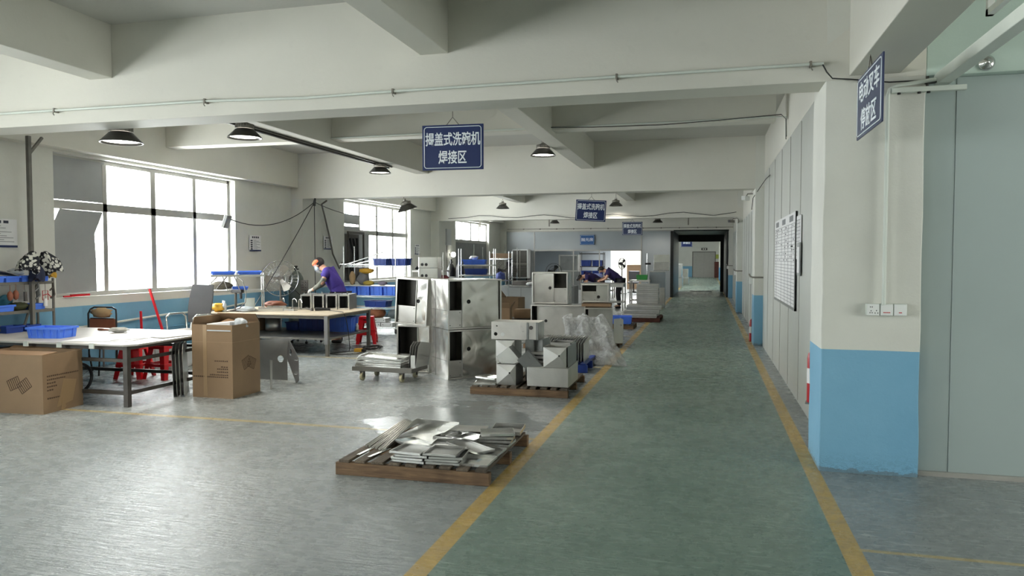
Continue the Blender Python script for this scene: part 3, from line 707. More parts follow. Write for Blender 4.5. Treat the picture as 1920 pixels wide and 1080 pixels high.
def carton_print(t, L, W, H, side, flip=False):
    """stencilled block of lines and the sketch of two leaning boxes, as on the photographed cartons"""
    rr = random.Random(5)
    if side == 'text_front' or side == 'text_right':
        m = MB(); rows = [(.62, .80), (.56, .46), (.50, .22), (.44, .25), (.38, .16), (.24, .34)]
        if flip: rows = [(.28, .86), (.31, .46), (.35, .28), (.39, .28), (.42, .18), (.50, .34)]
        for z, w_ in rows:
            x = .10 if not flip else .90-w_
            if side == 'text_front':
                n = max(3, int(w_*22)); 
                for k in range(n): m.box(-L/2+L*(x+w_*k/n), -W/2-.0015, H*z, -L/2+L*(x+w_*(k+.7)/n), -W/2+.001, H*z+.014+rr.uniform(-.002, .002))
            else:
                n = max(3, int(w_*22)); 
                for k in range(n): m.box(L/2-.001, -W/2+W*(x+w_*k/n), H*z, L/2+.0015, -W/2+W*(x+w_*(k+.7)/n), H*z+.014+rr.uniform(-.002, .002))
        m.build('printed_text', M['print'], t)
    else:
        m = MB(); c = Vector((L*.06, 0, H*.45)) if side == 'logo_front' else Vector((0, W*.10, H*.45)); w_ = .075
        def seg(p, q):
            if side == 'logo_front': m.bar((c.x+p[0], -W/2-.0005, c.z+p[1]), (c.x+q[0], -W/2-.0005, c.z+q[1]), .003, .005)
            else: m.bar((L/2+.0005, c.y+p[0], c.z+p[1]), (L/2+.0005, c.y+q[0], c.z+q[1]), .003, .005)
        def rot(x, z, a, ox, oz): return (ox+x*math.cos(a)-z*math.sin(a), oz+x*math.sin(a)+z*math.cos(a))
        for ox, oz, a in ((-.05, .01, .38), (.05, -.01, -.42)):
            P = [rot(x, z, a, ox, oz) for x, z in ((-w_, -w_*.8), (w_*.8, -w_*.8), (w_*.8, w_*.8), (-w_, w_*.8))]
            for i in range(4): seg(P[i], P[(i+1) % 4])
            for k in range(1, 6):
                x = -w_+(w_*1.8)*k/6; seg(rot(x, -w_*.8, a, ox, oz), rot(x, w_*.8, a, ox, oz))
        m.build('printed_emblem', M['print'], t)

def stool(label, loc, rz, h=.45, group=None, mt=None):
    mt = mt or M['redpl']; t = thing('plastic_stool', label, 'stool', loc, rz, group); a, b = .13, .19
    m = MB(); m.box(-a, -a, h-.025, a, a, h); m.box(-a-.005, -a-.005, h-.05, a+.005, -a, h-.01); m.box(-a-.005, a, h-.05, a+.005, a+.005, h-.01); m.box(-a-.005, -a, h-.05, -a, a, h-.01); m.box(a, -a, h-.05, a+.005, a, h-.01)
    m.build('seat', mt, t, bevel=.008)
    for sx in (-1, 1):
        for sy in (-1, 1):
            m = MB(); p = [(sx*a, sy*a), (sx*(a-.085), sy*a), (sx*(a-.085), sy*(a-.006)), (sx*(a-.006), sy*(a-.006)), (sx*(a-.006), sy*(a-.085)), (sx*a, sy*(a-.085))]
            q = [(sx*b, sy*b), (sx*(b-.06), sy*b), (sx*(b-.06), sy*(b-.006)), (sx*(b-.006), sy*(b-.006)), (sx*(b-.006), sy*(b-.06)), (sx*b, sy*(b-.06))]
            vs = [(x, y, h-.03) for x, y in p]+[(x, y, 0) for x, y in q]
            m.add(vs, [(i, (i+1) % 6, 6+(i+1) % 6, 6+i) for i in range(6)]+[(5, 4, 3, 2, 1, 0), (6, 7, 8, 9, 10, 11)]); m.build('leg', mt, t)
    m = MB(); z = h*.42; c = a+(b-a)*.58
    for s_ in (-1, 1): m.box(-c, s_*c-.004, z-.02, c, s_*c+.004, z+.02); m.box(s_*c-.004, -c, z-.02, s_*c+.004, c, z+.02)
    m.build('stretcher', mt, t); return t

def bench(name, label, x0, y0, x1, y1, h, leg=.05, top=.02, rails=(.15,), mt=None, tt=None, shelf=None, cat='table', over=.04, apron=.04):
    """steel tube workbench"""
    cx, cy = (x0+x1)/2, (y0+y1)/2; t = thing(name, label, cat, (cx, cy, 0)); a, b = (x1-x0)/2, (y1-y0)/2; mt = mt or M['iron']
    m = MB(); m.box(-a-over, -b-over, h-top, a+over, b+over, h); m.build('tabletop', tt or M['tabtop'], t, bevel=.004)
    m = MB()
    for z, s_ in [(h-top-apron/2-.001, apron)]+[(r, .03) for r in rails]:
        for s2 in (-1, 1): m.box(-a+leg, s2*(b-leg/2)-.015, z-s_/2, a-leg, s2*(b-leg/2)+.015, z+s_/2); m.box(s2*(a-leg/2)-.015, -b+leg, z-s_/2, s2*(a-leg/2)+.015, b-leg, z+s_/2)
    m.build('frame', mt, t)
    for sx in (-1, 1):
        for sy in (-1, 1):
            m = MB(); m.box(sx*a, sy*b, 0, sx*(a-leg), sy*(b-leg), h-top-.001); m.build('leg', mt, t)
    if shelf: m = MB(); m.box(-a+.02, -b+.02, shelf, a-.02, b-.02, shelf+.012); m.build('shelf', M['ssd'], t)
    return t

def bar_rack(name, label, loc, rz, W_, D_, H_, shelves, mt, r=.011, post_h=None, wire=False, cat='shelf', casters=False):
    t = thing(name, label, cat, loc, rz); ph = post_h or H_
    for sx in (-1, 1):
        for sy in (-1, 1): m = MB(); m.cyl((sx*W_/2, sy*D_/2, .1 if casters else 0), (sx*W_/2, sy*D_/2, ph), r, n=8); m.build('post', mt, t)
    for z in shelves:
        m = MB()
        if wire:
            for dz in (0, -.03):
                for s_ in (-1, 1): m.tube([(-W_/2, s_*D_/2, z+dz), (W_/2, s_*D_/2, z+dz)], .005, 5); m.tube([(s_*W_/2, -D_/2, z+dz), (s_*W_/2, D_/2, z+dz)], .005, 5)
            n = int(W_/.04)
            for i in range(n+1):
                x = -W_/2+W_*i/n; m.tube([(x, -D_/2, z), (x, D_/2, z)], .003, 4)
            for s_ in (-1, 1):
                zz = [(-W_/2+W_*i/(n*1.0), s_*D_/2, z-(.03 if i % 2 else 0)) for i in range(n+1)]; m.tube(zz, .003, 4)
        else:
            m.box(-W_/2, -D_/2, z-.006, W_/2, D_/2, z)
            for s_ in (-1, 1): m.box(-W_/2, s_*D_/2-.012, z-.035, W_/2, s_*D_/2+.012, z+.002)
        m.build('shelf_panel', mt, t)
    if casters:
        for sx in (-1, 1):
            for sy in (-1, 1):
                c = MB(); x, y = sx*W_/2, sy*D_/2; c.cyl((x-.014, y, .045), (x+.014, y, .045), .045, n=16); c.bar((x-.02, y, .05), (x-.02, y, .1), .004, .04); c.bar((x+.02, y, .05), (x+.02, y, .1), .004, .04); c.build('caster', M['black'], t)
    return t
def simple(name, label, cat, mb, mt, loc=None, group=None, bevel=0, rz=0):
    o = mb.build(name, mt, bevel=bevel)
    if loc: o.location = loc
    o.rotation_euler = (0, 0, rz); return tag(o, label, cat, group)
def pillow_mesh(L, W, H, seed=0, n=10, rough=.3):
    """crumpled soft lump"""
    rr = random.Random(seed); m = MB(); vs = []; fs = []
    for i in range(n+1):
        th = math.pi*i/n
        for j in range(n*2):
            ph = math.pi*j/n; k = 1+rr.uniform(-rough, rough)*math.sin(th)
            vs.append((L/2*math.sin(th)*math.cos(ph)*k, W/2*math.sin(th)*math.sin(ph)*k, H/2*(1-math.cos(th)*k) if i else 0))
    for i in range(n):
        for j in range(n*2): a = i*n*2+j; b = i*n*2+(j+1) % (n*2); fs.append((a, b, b+n*2, a+n*2))
    zs = min(v[2] for v in vs); vs = [(x, y, max(0, z)) for x, y, z in vs]
    return m.add(vs, fs, True)

# ================================================================== LEFT FOREGROUND
HT = .68
t = thing('steel_workbench', 'large low workbench with pale scuffed top behind the front left carton', 'table', (-7.15, 7.3, 0))
a, b = 1.17, .72
m = MB(); m.prism([(-a-.03, -b-.06), (a+.0, -b-.06), (a+.10, -b+.05), (a+.10, b+.05), (-a-.03, b+.05)], .02, M=T(z=HT-.02)); m.build('tabletop', M['tabtop'], t, bevel=.003)
m = MB()
for z, h_ in ((HT-.045, .04), (.50, .035), (.15, .04)):
    for s_ in (-1, 1): m.box(-a+.05, s_*(b-.025)-.02, z-h_/2, a-.05, s_*(b-.025)+.02, z+h_/2); m.box(s_*(a-.025)-.02, -b+.05, z-h_/2, s_*(a-.025)+.02, b-.05, z+h_/2)
m.build('frame', M['irond'], t)
for sx in (-1, 1):
    for sy in (-1, 1): m = MB(); m.box(sx*a, sy*b, 0, sx*(a-.055), sy*(b-.055), HT-.021); m.build('leg', M['irond'], t)
for x in (-.62, -.1, .35, .78):
    m = MB(); m.box(x-.03, -b-.075, HT-.05, x+.03, -b-.061, HT+.004); m.box(x-.03, -b-.075, HT+.001, x+.03, -b-.02, HT+.004); m.build('edge_clamp', M['pvc'], t)
# things on it
crate('bright blue ribbed plastic crate on the front left workbench', (-7.36, 6.96, HT), R(8), .42, .28, .125)
def sheetpad(name, label, loc, rz, pts, mt, th=.004, cat='sheet'):
    m = MB(); m.prism(pts, th); return simple(name, label, cat, m, mt, loc, rz=rz)
sheetpad('paper_sheet', 'large white paper sheet lying on the front left workbench top', (-6.55, 7.0, HT+.001), R(12), [(-.4, -.3), (.35, -.3), (.38, .32), (-.36, .35)], M['paper'])
sheetpad('paper_sheet', 'white paper near the right edge of the front left workbench', (-6.15, 7.45, HT+.006), R(-14), [(-.2, -.25), (.2, -.25), (.2, .25), (-.2, .25)], M['paper'])
m = pillow_mesh(.22, .14, .06, 4, rough=.45); simple('work_glove', 'pale crumpled gloves lying in the middle of the front left workbench', 'gloves', m, M['glove'], (-7.05, 7.62, HT+.001), rz=.5)
m = MB(); m.cyl((0, 0, .012), (.34, -.04, .012), .011, .006, 8); m.cyl((-.08, .01, .014), (0, 0, .014), .014, n=8); simple('screwdriver', 'thin rod tool beside the gloves on the front left workbench', 'tool', m, M['brownl'], (-7.40, 7.75, HT+.001))
m = MB(); m.bar((0, 0, .01), (.25, .3, .01), .02, .012); simple('metal_strip', 'short metal strip lying at the front edge of the left workbench', 'strip', m, M['ss2'], (-6.35, 6.75, HT+.006))
# tool rack standing on the bench along the window wall
RX = -8.43
rk = bar_rack('tool_rack', 'grey angle-iron tool rack with shelves along the window wall at the far left', (RX, 7.25, HT), R(90), 1.26, .26, .66, (.26, .62), M['iron'], r=.016)
m = MB(); m.bar((.2, -.1, .02), (.42, -.1, .60), .022, .022); m.bar((-.1, -.1, .02), (-.35, -.1, .60), .022, .022); m.build('brace', M['iron'], rk)
t = thing('steel_post', 'tall grey square post with a slanted brace at its top, far left', 'post', (-8.25, 7.52, HT))
m = MB(); m.box(-.022, -.022, 0, .022, .022, 2.45); m.build('upright', M['iron'], t); m = MB(); m.bar((0, 0, 2.22), (.0, .2, 2.46), .03, .03); m.build('brace', M['iron'], t)
def cloth_mat():
    m = NT('black_cloth_with_white_flowers'); v = m.coord(); vo = m.node('ShaderNodeTexVoronoi'); vo.inputs['Scale'].default_value = 20; m.link(v, vo.inputs['Vector'])
    m.set('Base Color', m.mix(m.ramp(m.math('ADD', vo.outputs['Distance'], m.math('MULTIPLY', m.noise(v, 30, 3), .25)), [(.52, 1), (.62, 0)]), lin((24, 26, 34)), lin((206, 206, 198)))); m.set('Roughness', .85); return m.m
M['floral'] = cloth_mat()
t = thing('floral_cloth', 'black and white flower patterned cloth bundle hanging on the tall post', 'cloth', (-8.17, 7.55, 1.56))
def drape(seed, w_, d_, h_, n=14):
    rr = random.Random(seed); m = MB(); k = 24; vs = []; fs = []
    for i in range(n+1):
        v = i/n; sp = .22+.78*math.sin(min(1, v*1.25)*math.pi/2)
        for j in range(k):
            a = 2*math.pi*j/k; f = 1+.20*math.sin(a*5+seed+v*2)+.10*math.sin(a*9+seed*2)
            vs.append((w_/2*sp*f*math.cos(a), d_/2*sp*f*math.sin(a), -h_*v+(.03*math.sin(a*3+seed) if i == n else 0)))
    for i in range(n):
        for j in range(k): fs.append((i*k+j, (i+1)*k+j, (i+1)*k+(j+1) % k, i*k+(j+1) % k))
    fs.append(tuple(reversed(range(k)))); fs.append(tuple(n*k+j for j in range(k)))
    return m.add(vs, fs, True)
o = drape(1, .26, .2, .24).build('left_fold', M['floral'], t, (0, -.07, .12)); o.rotation_euler = (R(-22), 0, 0); o = drape(3, .26, .2, .27).build('right_fold', M['floral'], t, (.02, .06, .12)); o.rotation_euler = (R(24), 0, 0)
o = drape(5, .17, .13, .2).build('dark_tail', mat('navy_cloth', (34, 40, 62), .85), t, (0, -.02, -.03)); o = drape(6, .10, .08, .12).build('yellow_edge', M['yellow'], t, (.02, .13, -.08)); o.rotation_euler = (R(30), 0, 0)
def bin_(label, loc, rz, L=.2, W=.12, H=.08, mt=None, group=None): return crate(label, loc, rz, L, W, H, mt, group, ribs=0, name='small_parts_bin', cat='bin')
zt, zm = HT+.622, HT+.262
for k, y in enumerate((7.08, 7.29, 7.50, 7.71)):
    bin_(['blue parts bin on the tool rack top, leftmost one at the picture edge', 'blue parts bin on the tool rack top, second from the left', 'blue parts bin on the tool rack top, second from the right', 'blue parts bin on the tool rack top, rightmost one'][k], (RX+.02, y, zt), R(90+2*k), .19, .24, .075, group='bins on the tool rack top')
bin_('blue parts bin on the middle shelf at the left end of the tool rack', (RX+.02, 7.22, zm), R(90), .20, .2, .08); bin_('small blue parts bin on the middle shelf, right end of the tool rack', (RX+.02, 7.68, zm), R(90), .17, .2, .075)
m = pillow_mesh(.26, .16, .10, 21, rough=.3); simple('tool_bag', 'dark olive bag lying on the middle shelf of the tool rack', 'bag', m, mat('olive_fabric', (70, 74, 48), .9, 0, .3, 9), (RX+.03, 7.45, zm+.001), rz=R(90))
bin_('dark blue parts bin on the bench under the tool rack, left', (RX+.12, 7.25, HT+.001), R(90), .24, .16, .085, M['crated']); bin_('dark blue parts bin with screws on the bench under the tool rack, right', (RX+.12, 7.50, HT+.001), R(94), .2, .16, .08, M['crated'])
m = pillow_mesh(.18, .16, .09, 31, rough=.35); simple('plastic_bag', 'crumpled clear plastic bag in the bins on the tool rack', 'bag', m, M['plasticw'], (RX+.04, 7.42, zt+.078))
m = MB(); pts = [(6.95, .0, .11), (7.1, .0, .10), (7.25, 0, .07), (7.36, 0, .03)]
for (p, q) in zip(pts, pts[1:]): m.add([(-.14, p[0], p[2]), (.16, p[0], p[2]-.02), (.16, q[0], q[2]-.02), (-.14, q[0], q[2]), (-.14, p[0], p[2]+.01), (.16, p[0], p[2]-.01), (.16, q[0], q[2]-.01), (-.14, q[0], q[2]+.01)], [(3,2,1,0),(4,5,6,7),(0,1,5,4),(1,2,6,5),(2,3,7,6),(3,0,4,7)])
simple('rubber_mat', 'folded grey mat draped over the left bins on the tool rack', 'mat', m, mat('grey_rubber', (120, 122, 122), .7), (RX, 0, zt+.06))
def hung(label, x, y, ztop, mt, kind=0, name='hanging_tool', cat='tool'):
    m = MB()
    if kind == 0: m.tube([(0, 0, 0), (0, 0, -.06), (.01, 0, -.10)], .004, 5); m.cyl((.01, 0, -.10), (.015, 0, -.22), .018, .022, 8)
    elif kind == 1: m.tube([(0, 0, 0), (.0, 0, -.08)], .003, 4); m.lathe([(0, .06), (.025, .04), (.036, 0), (.026, -.05), (0, -.07)], c=(0, 0, -.13), n=10)
    else: m.bar((0, 0, 0), (0, .02, -.16), .012, .02); m.bar((0, .02, -.16), (0, -.04, -.20), .015, .02); m.bar((0, 0, -.06), (0, -.05, -.1), .012, .016)
    return simple(name, label, cat, m, mt, (x, y, ztop))
fx_ = RX+.17
hung('reddish brown pouch hanging from the tool rack top, left', fx_, 7.22, HT+.59, M['brownl'], 1, 'leather_pouch', 'pouch'); hung('second reddish pouch hanging beside the first under the tool rack top', fx_, 7.30, HT+.60, M['brownl'], 1, 'leather_pouch', 'pouch')
hung('dark pliers hanging from the tool rack just left of the post', fx_, 7.42, HT+.60, M['irond'], 0); hung('clamp hanging at the right corner of the tool rack', fx_, 7.84, HT+.60, M['irond'], 2)
hung('grey caliper hanging mid way along the tool rack', fx_, 7.62, HT+.60, M['ssd'], 2)
t = thing('red_tool_holder', 'red wire frame tool hanging at the right side of the tool rack', 'tool', (fx_, 7.72, HT+.36), R(90))
m = MB(); m.tube([(-.04, 0, .14), (.04, 0, .14), (.04, 0, .02), (-.04, 0, .02)], .005, 5, closed=True); m.tube([(-.04, 0, .08), (.04, 0, .1), (.10, 0, .04)], .006, 5); m.build('frame', M['red'], t)
m = MB(); m.cyl((0, 0, -.06), (0, 0, .04), .024, n=12); m.build('roll', M['paper'], t); m = MB(); m.cyl((0, 0, .04), (0, 0, .24), .003, n=6); m.build('hook', M['irond'], t)
m = pillow_mesh(.2, .05, .2, 41, rough=.2); simple('teal_cloth', 'teal cloth hanging behind the pouches on the tool rack', 'cloth', m, mat('teal_cloth', (40, 92, 110), .85), (RX-.02, 7.32, HT+.265), rz=R(90))

# cardboard cartons in front
t = carton('wide brown cardboard carton with open flaps at the left edge in front', (-7.02, 6.295, 0), R(4), .92, .54, .605, flaps=(('b', .16, 72), ('f', .20, -86)))
carton_print(t, .92, .54, .605, 'text_right'); 
m = MB(); c0 = Vector((.17, 0, .30))
def emblem(t, ox, y, oz, s=1.0):
    m = MB()
    def rot(x, z, a, px_, pz): return (px_+x*math.cos(a)-z*math.sin(a), pz+x*math.sin(a)+z*math.cos(a))
    for px_, pz, a in ((-.05*s, .0, .40), (.07*s, -.02*s, .62)):
        P = [rot(x*s, z*s, a, ox+px_, oz+pz) for x, z in ((-.07, -.055), (.07, -.055), (.07, .055), (-.07, .055))]
        for i in range(4): m.bar((P[i][0], y, P[i][1]), (P[(i+1) % 4][0], y, P[(i+1) % 4][1]), .003, .006)
        for k in range(1, 6):
            x = -.07+.14*k/6; p = rot(x*s, -.055*s, a, ox+px_, oz+pz); q = rot(x*s, .055*s, a, ox+px_, oz+pz); m.bar((p[0], y, p[1]), (q[0], y, q[1]), .003, .006)
    return m.build('printed_emblem', M['print'], t)
emblem(t, .17, -.271, .31)
m = MB(); m.prism([(-.12, -.16), (.10, -.12), (.16, .1), (-.02, .13), (-.06, -.02)], .0015, M=YZ(.4605, .02, .20)); m.prism([(-.05, -.20), (.03, -.15), (-.02, -.05)], .002, M=YZ(.463, .0, .18)); m.build('packing_tape', M['tape'], t)
t = carton('tall brown cardboard carton with a torn top standing right of the front left workbench', (-5.455, 7.55, 0), R(-1), .54, .52, .84, flaps=(('b', .12, -35), ('l', .09, -20)))
o = carton_print(t, .54, .52, .84, 'text_front', flip=True); carton_print(t, .54, .52, .84, 'logo_right')
m = MB(); m.box(-.12, -.2615, .02, -.07, -.26, .84); m.box(-.27, -.2612, .64, .27, -.26, .643); m.box(.27, -.26, .64, .2712, .26, .643); m.build('packing_tape', M['tape'], t)
m = MB(); m.bar((-.06, -.264, .775), (.25, -.264, .775), .006, .012); m.build('strap', M['plasticw'], t)
m = MB(); m.prism([(-.16, 0), (.14, .02), (.15, .16), (-.12, .18)], .004, M=T(0, .02, .80, R(18), R(8), 0)); m.build('inner_flap', M['cardd'], t)
t = thing('packed_part', 'white wrapped part sticking out of the tall brown carton', 'packaging', (-5.43, 7.55, .62))
m = MB(); m.box(-.2, -.1, 0, .12, .1, .235, M=T(ry=R(-6))); m.build('wrapped_block', M['paper'], t, bevel=.01); m = pillow_mesh(.16, .16, .14, 3, rough=.3); m.build('plastic_wrap', M['plasticw'], t, (.16, 0, .14))

# sheets leaning against the workbench end
for k in range(4):
    m = MB(); m.prism([(0, 0), (.52, 0), (.52, .60), (.12, .60), (0, .5)], .003, M=YZ(0, 0, 0))
    simple('steel_sheet', ['outermost bent grey sheet leaning between the front left workbench and the tall carton', 'second grey sheet leaning behind the outermost one by the tall carton', 'third grey sheet leaning against the front left workbench end', 'innermost grey sheet leaning against the workbench end'][k], 'steel sheet', m, M['ss2'], (-5.80-.045*k, 7.24-.005*k, .0), group='sheets leaning by the carton').rotation_euler = (0, R(-2), R(33-1.2*k))
# bent steel panel standing on the floor right of the tall carton
t = thing('bent_steel_panel', 'bent dark steel panel with round holes standing on the floor right of the tall carton', 'steel panel', (-5.30, 8.60, 0))
m = MB(); m.prism([(-.70, .0), (0, .0), (0, .36), (.06, .56), (-.70, .50)], .003, M=XZ(0, 0, .0), holes=((-.10, .28, .045),)); m.build('left_leaf', M['ssd'], t)
m = MB(); m.prism([(.0, .28), (.30, -.0), (.40, .05), (.40, .33), (.06, .56), (0, .40)], .003, M=T(rz=R(-38)) @ XZ(0, 0, .0), holes=((.12, .38, .042),)); m.build('right_leaf', M['ssd'], t)
for x, z in ((.33, .30), (.31, .12)):
    m = MB(); m.box(x, -.03, z, x+.05, -.0, z+.008, M=T(rz=R(-38))); m.build('tab', M['ssl'], t)
m = MB(); m.prism([(0, 0), (.10, .0), (.12, .34), (0, .36)], .003, M=YZ(0, 0, 0)); simple('steel_strip', 'narrow pale steel strip leaning behind the right edge of the tall carton', 'steel sheet', m, M['ss2'], (-5.14, 7.95, 0), rz=R(20))

# under and behind the bench
stool('red plastic stool under the front left workbench, nearer one', (-7.42, 8.30, 0), R(12), .43, group='red stools by the bench'); stool('red plastic stool under the front left workbench, right behind the nearer', (-7.00, 8.36, 0), R(-6), .45, group='red stools by the bench')
t = thing('white_cabinet', 'low white metal box with a small hole on the floor behind the red stools', 'cabinet', (-7.72, 9.25, 0))
m = MB(); m.box(-.34, -.2, 0, .34, .2, .32); m.build('body', M['white2'], t, bevel=.006); m = MB(); m.cyl((.1, -.203, .17), (.1, -.19, .17), .016, n=14); m.build('hole', M['black'], t); m = MB(); m.box(-.02, -.203, .0, -.015, -.2, .32); m.build('seam', M['irond'], t)
t = thing('white_stool_table', 'small white square side table by the blue wall', 'table', (-8.25, 8.95, 0)); m = MB(); m.box(-.22, -.16, .5, .22, .16, .53); m.build('tabletop', M['white2'], t, bevel=.005)
for sx in (-1, 1):
    for sy in (-1, 1): m = MB(); m.cyl((sx*.18, sy*.12, 0), (sx*.18, sy*.12, .5), .012, n=8); m.build('leg', M['iron'], t)
# wheeled welding unit under the bench
t = thing('wheeled_machine', 'dark machine with spoked wheels under the front left workbench', 'machine', (-7.70, 7.15, 0))
m = MB(); m.box(-.30, -.3, .16, .16, .3, .40); m.build('housing', mat('dark_grey_green_housing', (72, 82, 80), .5), t, bevel=.015)
for x in (.24, .52):
    m = MB(); m.tube([(x, .18*math.cos(q), .18+.165*math.sin(q)) for q in [2*math.pi*i/28 for i in range(28)]], .018, 8, closed=True); w_ = m.build('wheel', M['black'], t)
    m = MB()
    for i in range(12): q = 2*math.pi*i/12; m.cyl((x, 0, .18), (x, .165*math.cos(q), .18+.15*math.sin(q)), .002, n=4)
    m.cyl((x-.02, 0, .18), (x+.02, 0, .18), .025, n=10); m.build('spokes', M['chrome'], w_)
m = MB(); m.cyl((.16, 0, .18), (.54, 0, .18), .01, n=8); m.build('axle', M['irond'], t)
# folding chair with brown back
t = thing('folding_chair', 'dark tube chair with brown back and cloth, between bench and window', 'chair', (-8.2, 8.58, 0), R(5))
m = MB(); m.tube([(-.22, 0, .2), (-.22, 0, .82), (-.20, .02, .88), (-.14, .02, .91), (.14, .02, .91), (.20, .02, .88), (.22, 0, .82), (.22, 0, .2)], .012, 8); m.tube([(-.22, 0, .42), (-.2, -.3, .42), (-.2, -.34, 0)], .012, 8); m.tube([(.22, 0, .42), (.2, -.3, .42), (.2, -.34, 0)], .012, 8); m.tube([(-.22, 0, .25), (-.22, .06, 0)], .012); m.tube([(.22, 0, .25), (.22, .06, 0)], .012); m.build('frame', M['black'], t)
m = MB(); m.box(-.2, -.01, .56, .2, .015, .75); m.build('backrest', M['brownl'], t, bevel=.008); m = MB(); m.box(-.2, -.32, .42, .2, 0, .45); m.build('seat', M['brownl'], t, bevel=.01)
m = MB(); m.box(-.18, -.012, .75, .18, .012, .762); m.build('cross_bar', M['black'], t)
m = pillow_mesh(.36, .1, .14, 8, 9, .25); simple('folded_cloth', 'beige folded cloth stuffed in the brown backed chair', 'cloth', m, mat('beige_cloth', (170, 144, 108), .85), (-8.2, 8.57, .765), rz=R(5))
# brooms and things at the blue wall
m = MB(); m.bar((0, 0, 0), (-.34, -.06, 1.12), .028, .028); simple('red_pole', 'tall red pole leaning against the blue wall under the first window', 'pole', m, M['redpl'], (-8.02, 9.75, 0))
m = MB(); m.bar((0, 0, 0), (-.02, 0, .78), .026, .026); simple('red_pole', 'short red pole standing left of the tall red one', 'pole', m, M['redpl'], (-8.45, 9.62, 0))
m = MB(); m.bar((0, 0, 0), (0, .32, 0), .03, .03); m.bar((0, -.12, -.008), (0, 0, -.008), .02, .02); simple('hand_tool', 'red handled tool lying on the window sill at the left', 'tool', m, M['redpl'], (-8.60, 8.45, 1.075))
pipe('wall_pipe', 'thin pale pipe running along the blue wall under the first window', 'pipe', [(-8.56, 7.9, .60), (-8.56, 9.2, .64), (-8.56, 10.3, .68), (-8.56, 11.4, .67), (-8.56, 12.6, .75)], .018, M['pvc'])
pipe('wall_pipe', 'second pale pipe along the blue wall close to the floor', 'pipe', [(-8.56, 7.9, .44), (-8.56, 10.3, .47), (-8.56, 12.6, .5)], .016, M['blue'])
# office chair
t = thing('office_chair', 'grey mesh back office chair with chrome arms by the first window', 'chair', (-7.20, 9.28, 0), R(-10)); t.scale = (1, 1, 1.10)
m = MB()
for k in range(10):
    z0, z1 = .60+.05*k, .60+.05*(k+1); y0, y1 = [.02+.10*((z-.6)/.5)**1.2 for z in (z0, z1)]; w0, w1 = [.20+.03*math.sin((z-.6)/.5*3) for z in (z0, z1)]
    m.add([(-w0, y0, z0), (w0, y0, z0), (w1, y1, z1), (-w1, y1, z1), (-w0, y0+.02, z0), (w0, y0+.02, z0), (w1, y1+.02, z1), (-w1, y1+.02, z1)], [(0,1,2,3),(7,6,5,4),(0,3,7,4),(1,5,6,2)]+([(0,4,5,1)] if k == 0 else [])+([(3,2,6,7)] if k == 9 else []))
m.build('backrest', M['meshg'], t)
m = MB(); m.box(-.23, -.42, .46, .23, .02, .52); m.build('seat', M['seat'], t, bevel=.02)
for s_ in (-1, 1):
    m = MB(); m.tube([(s_*.25, .04, .50), (s_*.27, .04, .68), (s_*.27, -.02, .72), (s_*.27, -.24, .72), (s_*.27, -.30, .68), (s_*.25, -.30, .50)], .014, 8); m.build('armrest', M['chrome'], t)
m = MB(); m.tube([(-.2, .0, .48), (-.2, -.40, .46), (-.22, -.42, .02), (-.22, .08, .02)], .014, 8); m.tube([(.2, .0, .48), (.2, -.40, .46), (.22, -.42, .02), (.22, .08, .02)], .014, 8); m.tube([(-.22, .08, .02), (.22, .08, .02)], .014, 8); m.tube([(-.16, .02, .45), (-.16, .05, .62)], .014); m.tube([(.16, .02, .45), (.16, .05, .62)], .014); m.build('frame', M['chrome'], t)

M['recess'] = mat('shaded_recess_steel', (58, 56, 52), .4, .5, .2)  # shade inside the cabinets, put into a darker steel colour
# ================================================================== SECOND WORKBENCH
t = bench('steel_workbench', 'long grey workbench with beige top in front of the bent-over worker', -8.25, 10.83, -5.93, 12.40, .68, .055, .02, (.28,), M['iron'], M['tabtop2'], shelf=.285, over=.03, apron=.05)
m = MB(); m.box(-5.985, 10.80, .20, -5.925, 10.83, .66); simple('clamped_tube', 'short square tube clamped to the near right leg of the long workbench', 'tube', m, M['ssd'])
# four steel box frames on the bench
def frame_box(label, x, y, rz=R(13)):
    t = thing('steel_box_frame', label, 'steel frame', (x, y, .681), rz, 'four steel box frames on the long workbench'); w_, d_, h_ = .205, .55, .27
    m = MB(); m.box(-w_/2, 0, 0, -w_/2+.003, d_, h_); m.box(w_/2-.003, 0, 0, w_/2, d_, h_); m.box(-w_/2+.003, 0, 0, w_/2-.003, d_, .003); m.box(-w_/2+.003, 0, h_-.003, w_/2-.003, d_, h_); m.box(-w_/2+.003, d_-.003, .003, w_/2-.003, d_, h_-.003); m.build('shell', M['ssd'], t)
    m = MB(); f = .028; m.box(-w_/2, -.006, 0, w_/2, .0, f); m.box(-w_/2, -.006, h_-f, w_/2, 0, h_); m.box(-w_/2, -.006, f, -w_/2+f, 0, h_-f); m.box(w_/2-f, -.006, f, w_/2, 0, h_-f); m.build('front_frame', M['ssl'], t)
    for (dx, dy) in ((-.05, .06), (.05, .05), (0.02, .2)):
        m = MB(); m.cyl((dx, dy, h_), (dx, dy, h_+.02), .016, n=10); m.cyl((dx, dy, h_+.02), (dx, dy, h_+.05 if dx > .03 else h_+.03), .007, n=8); m.build('fitting', M['chrome'], t)
    return t
for k, lb in enumerate(('steel box frame on the long bench, leftmost of four in a row', 'steel box frame on the long bench, second from the left', 'steel box frame on the long bench, third from the left', 'steel box frame on the long bench, rightmost of four with its long grey side showing')):
    frame_box(lb, -6.92+.213*k+(.02 if k > 1 else 0), 11.86+.05*k)
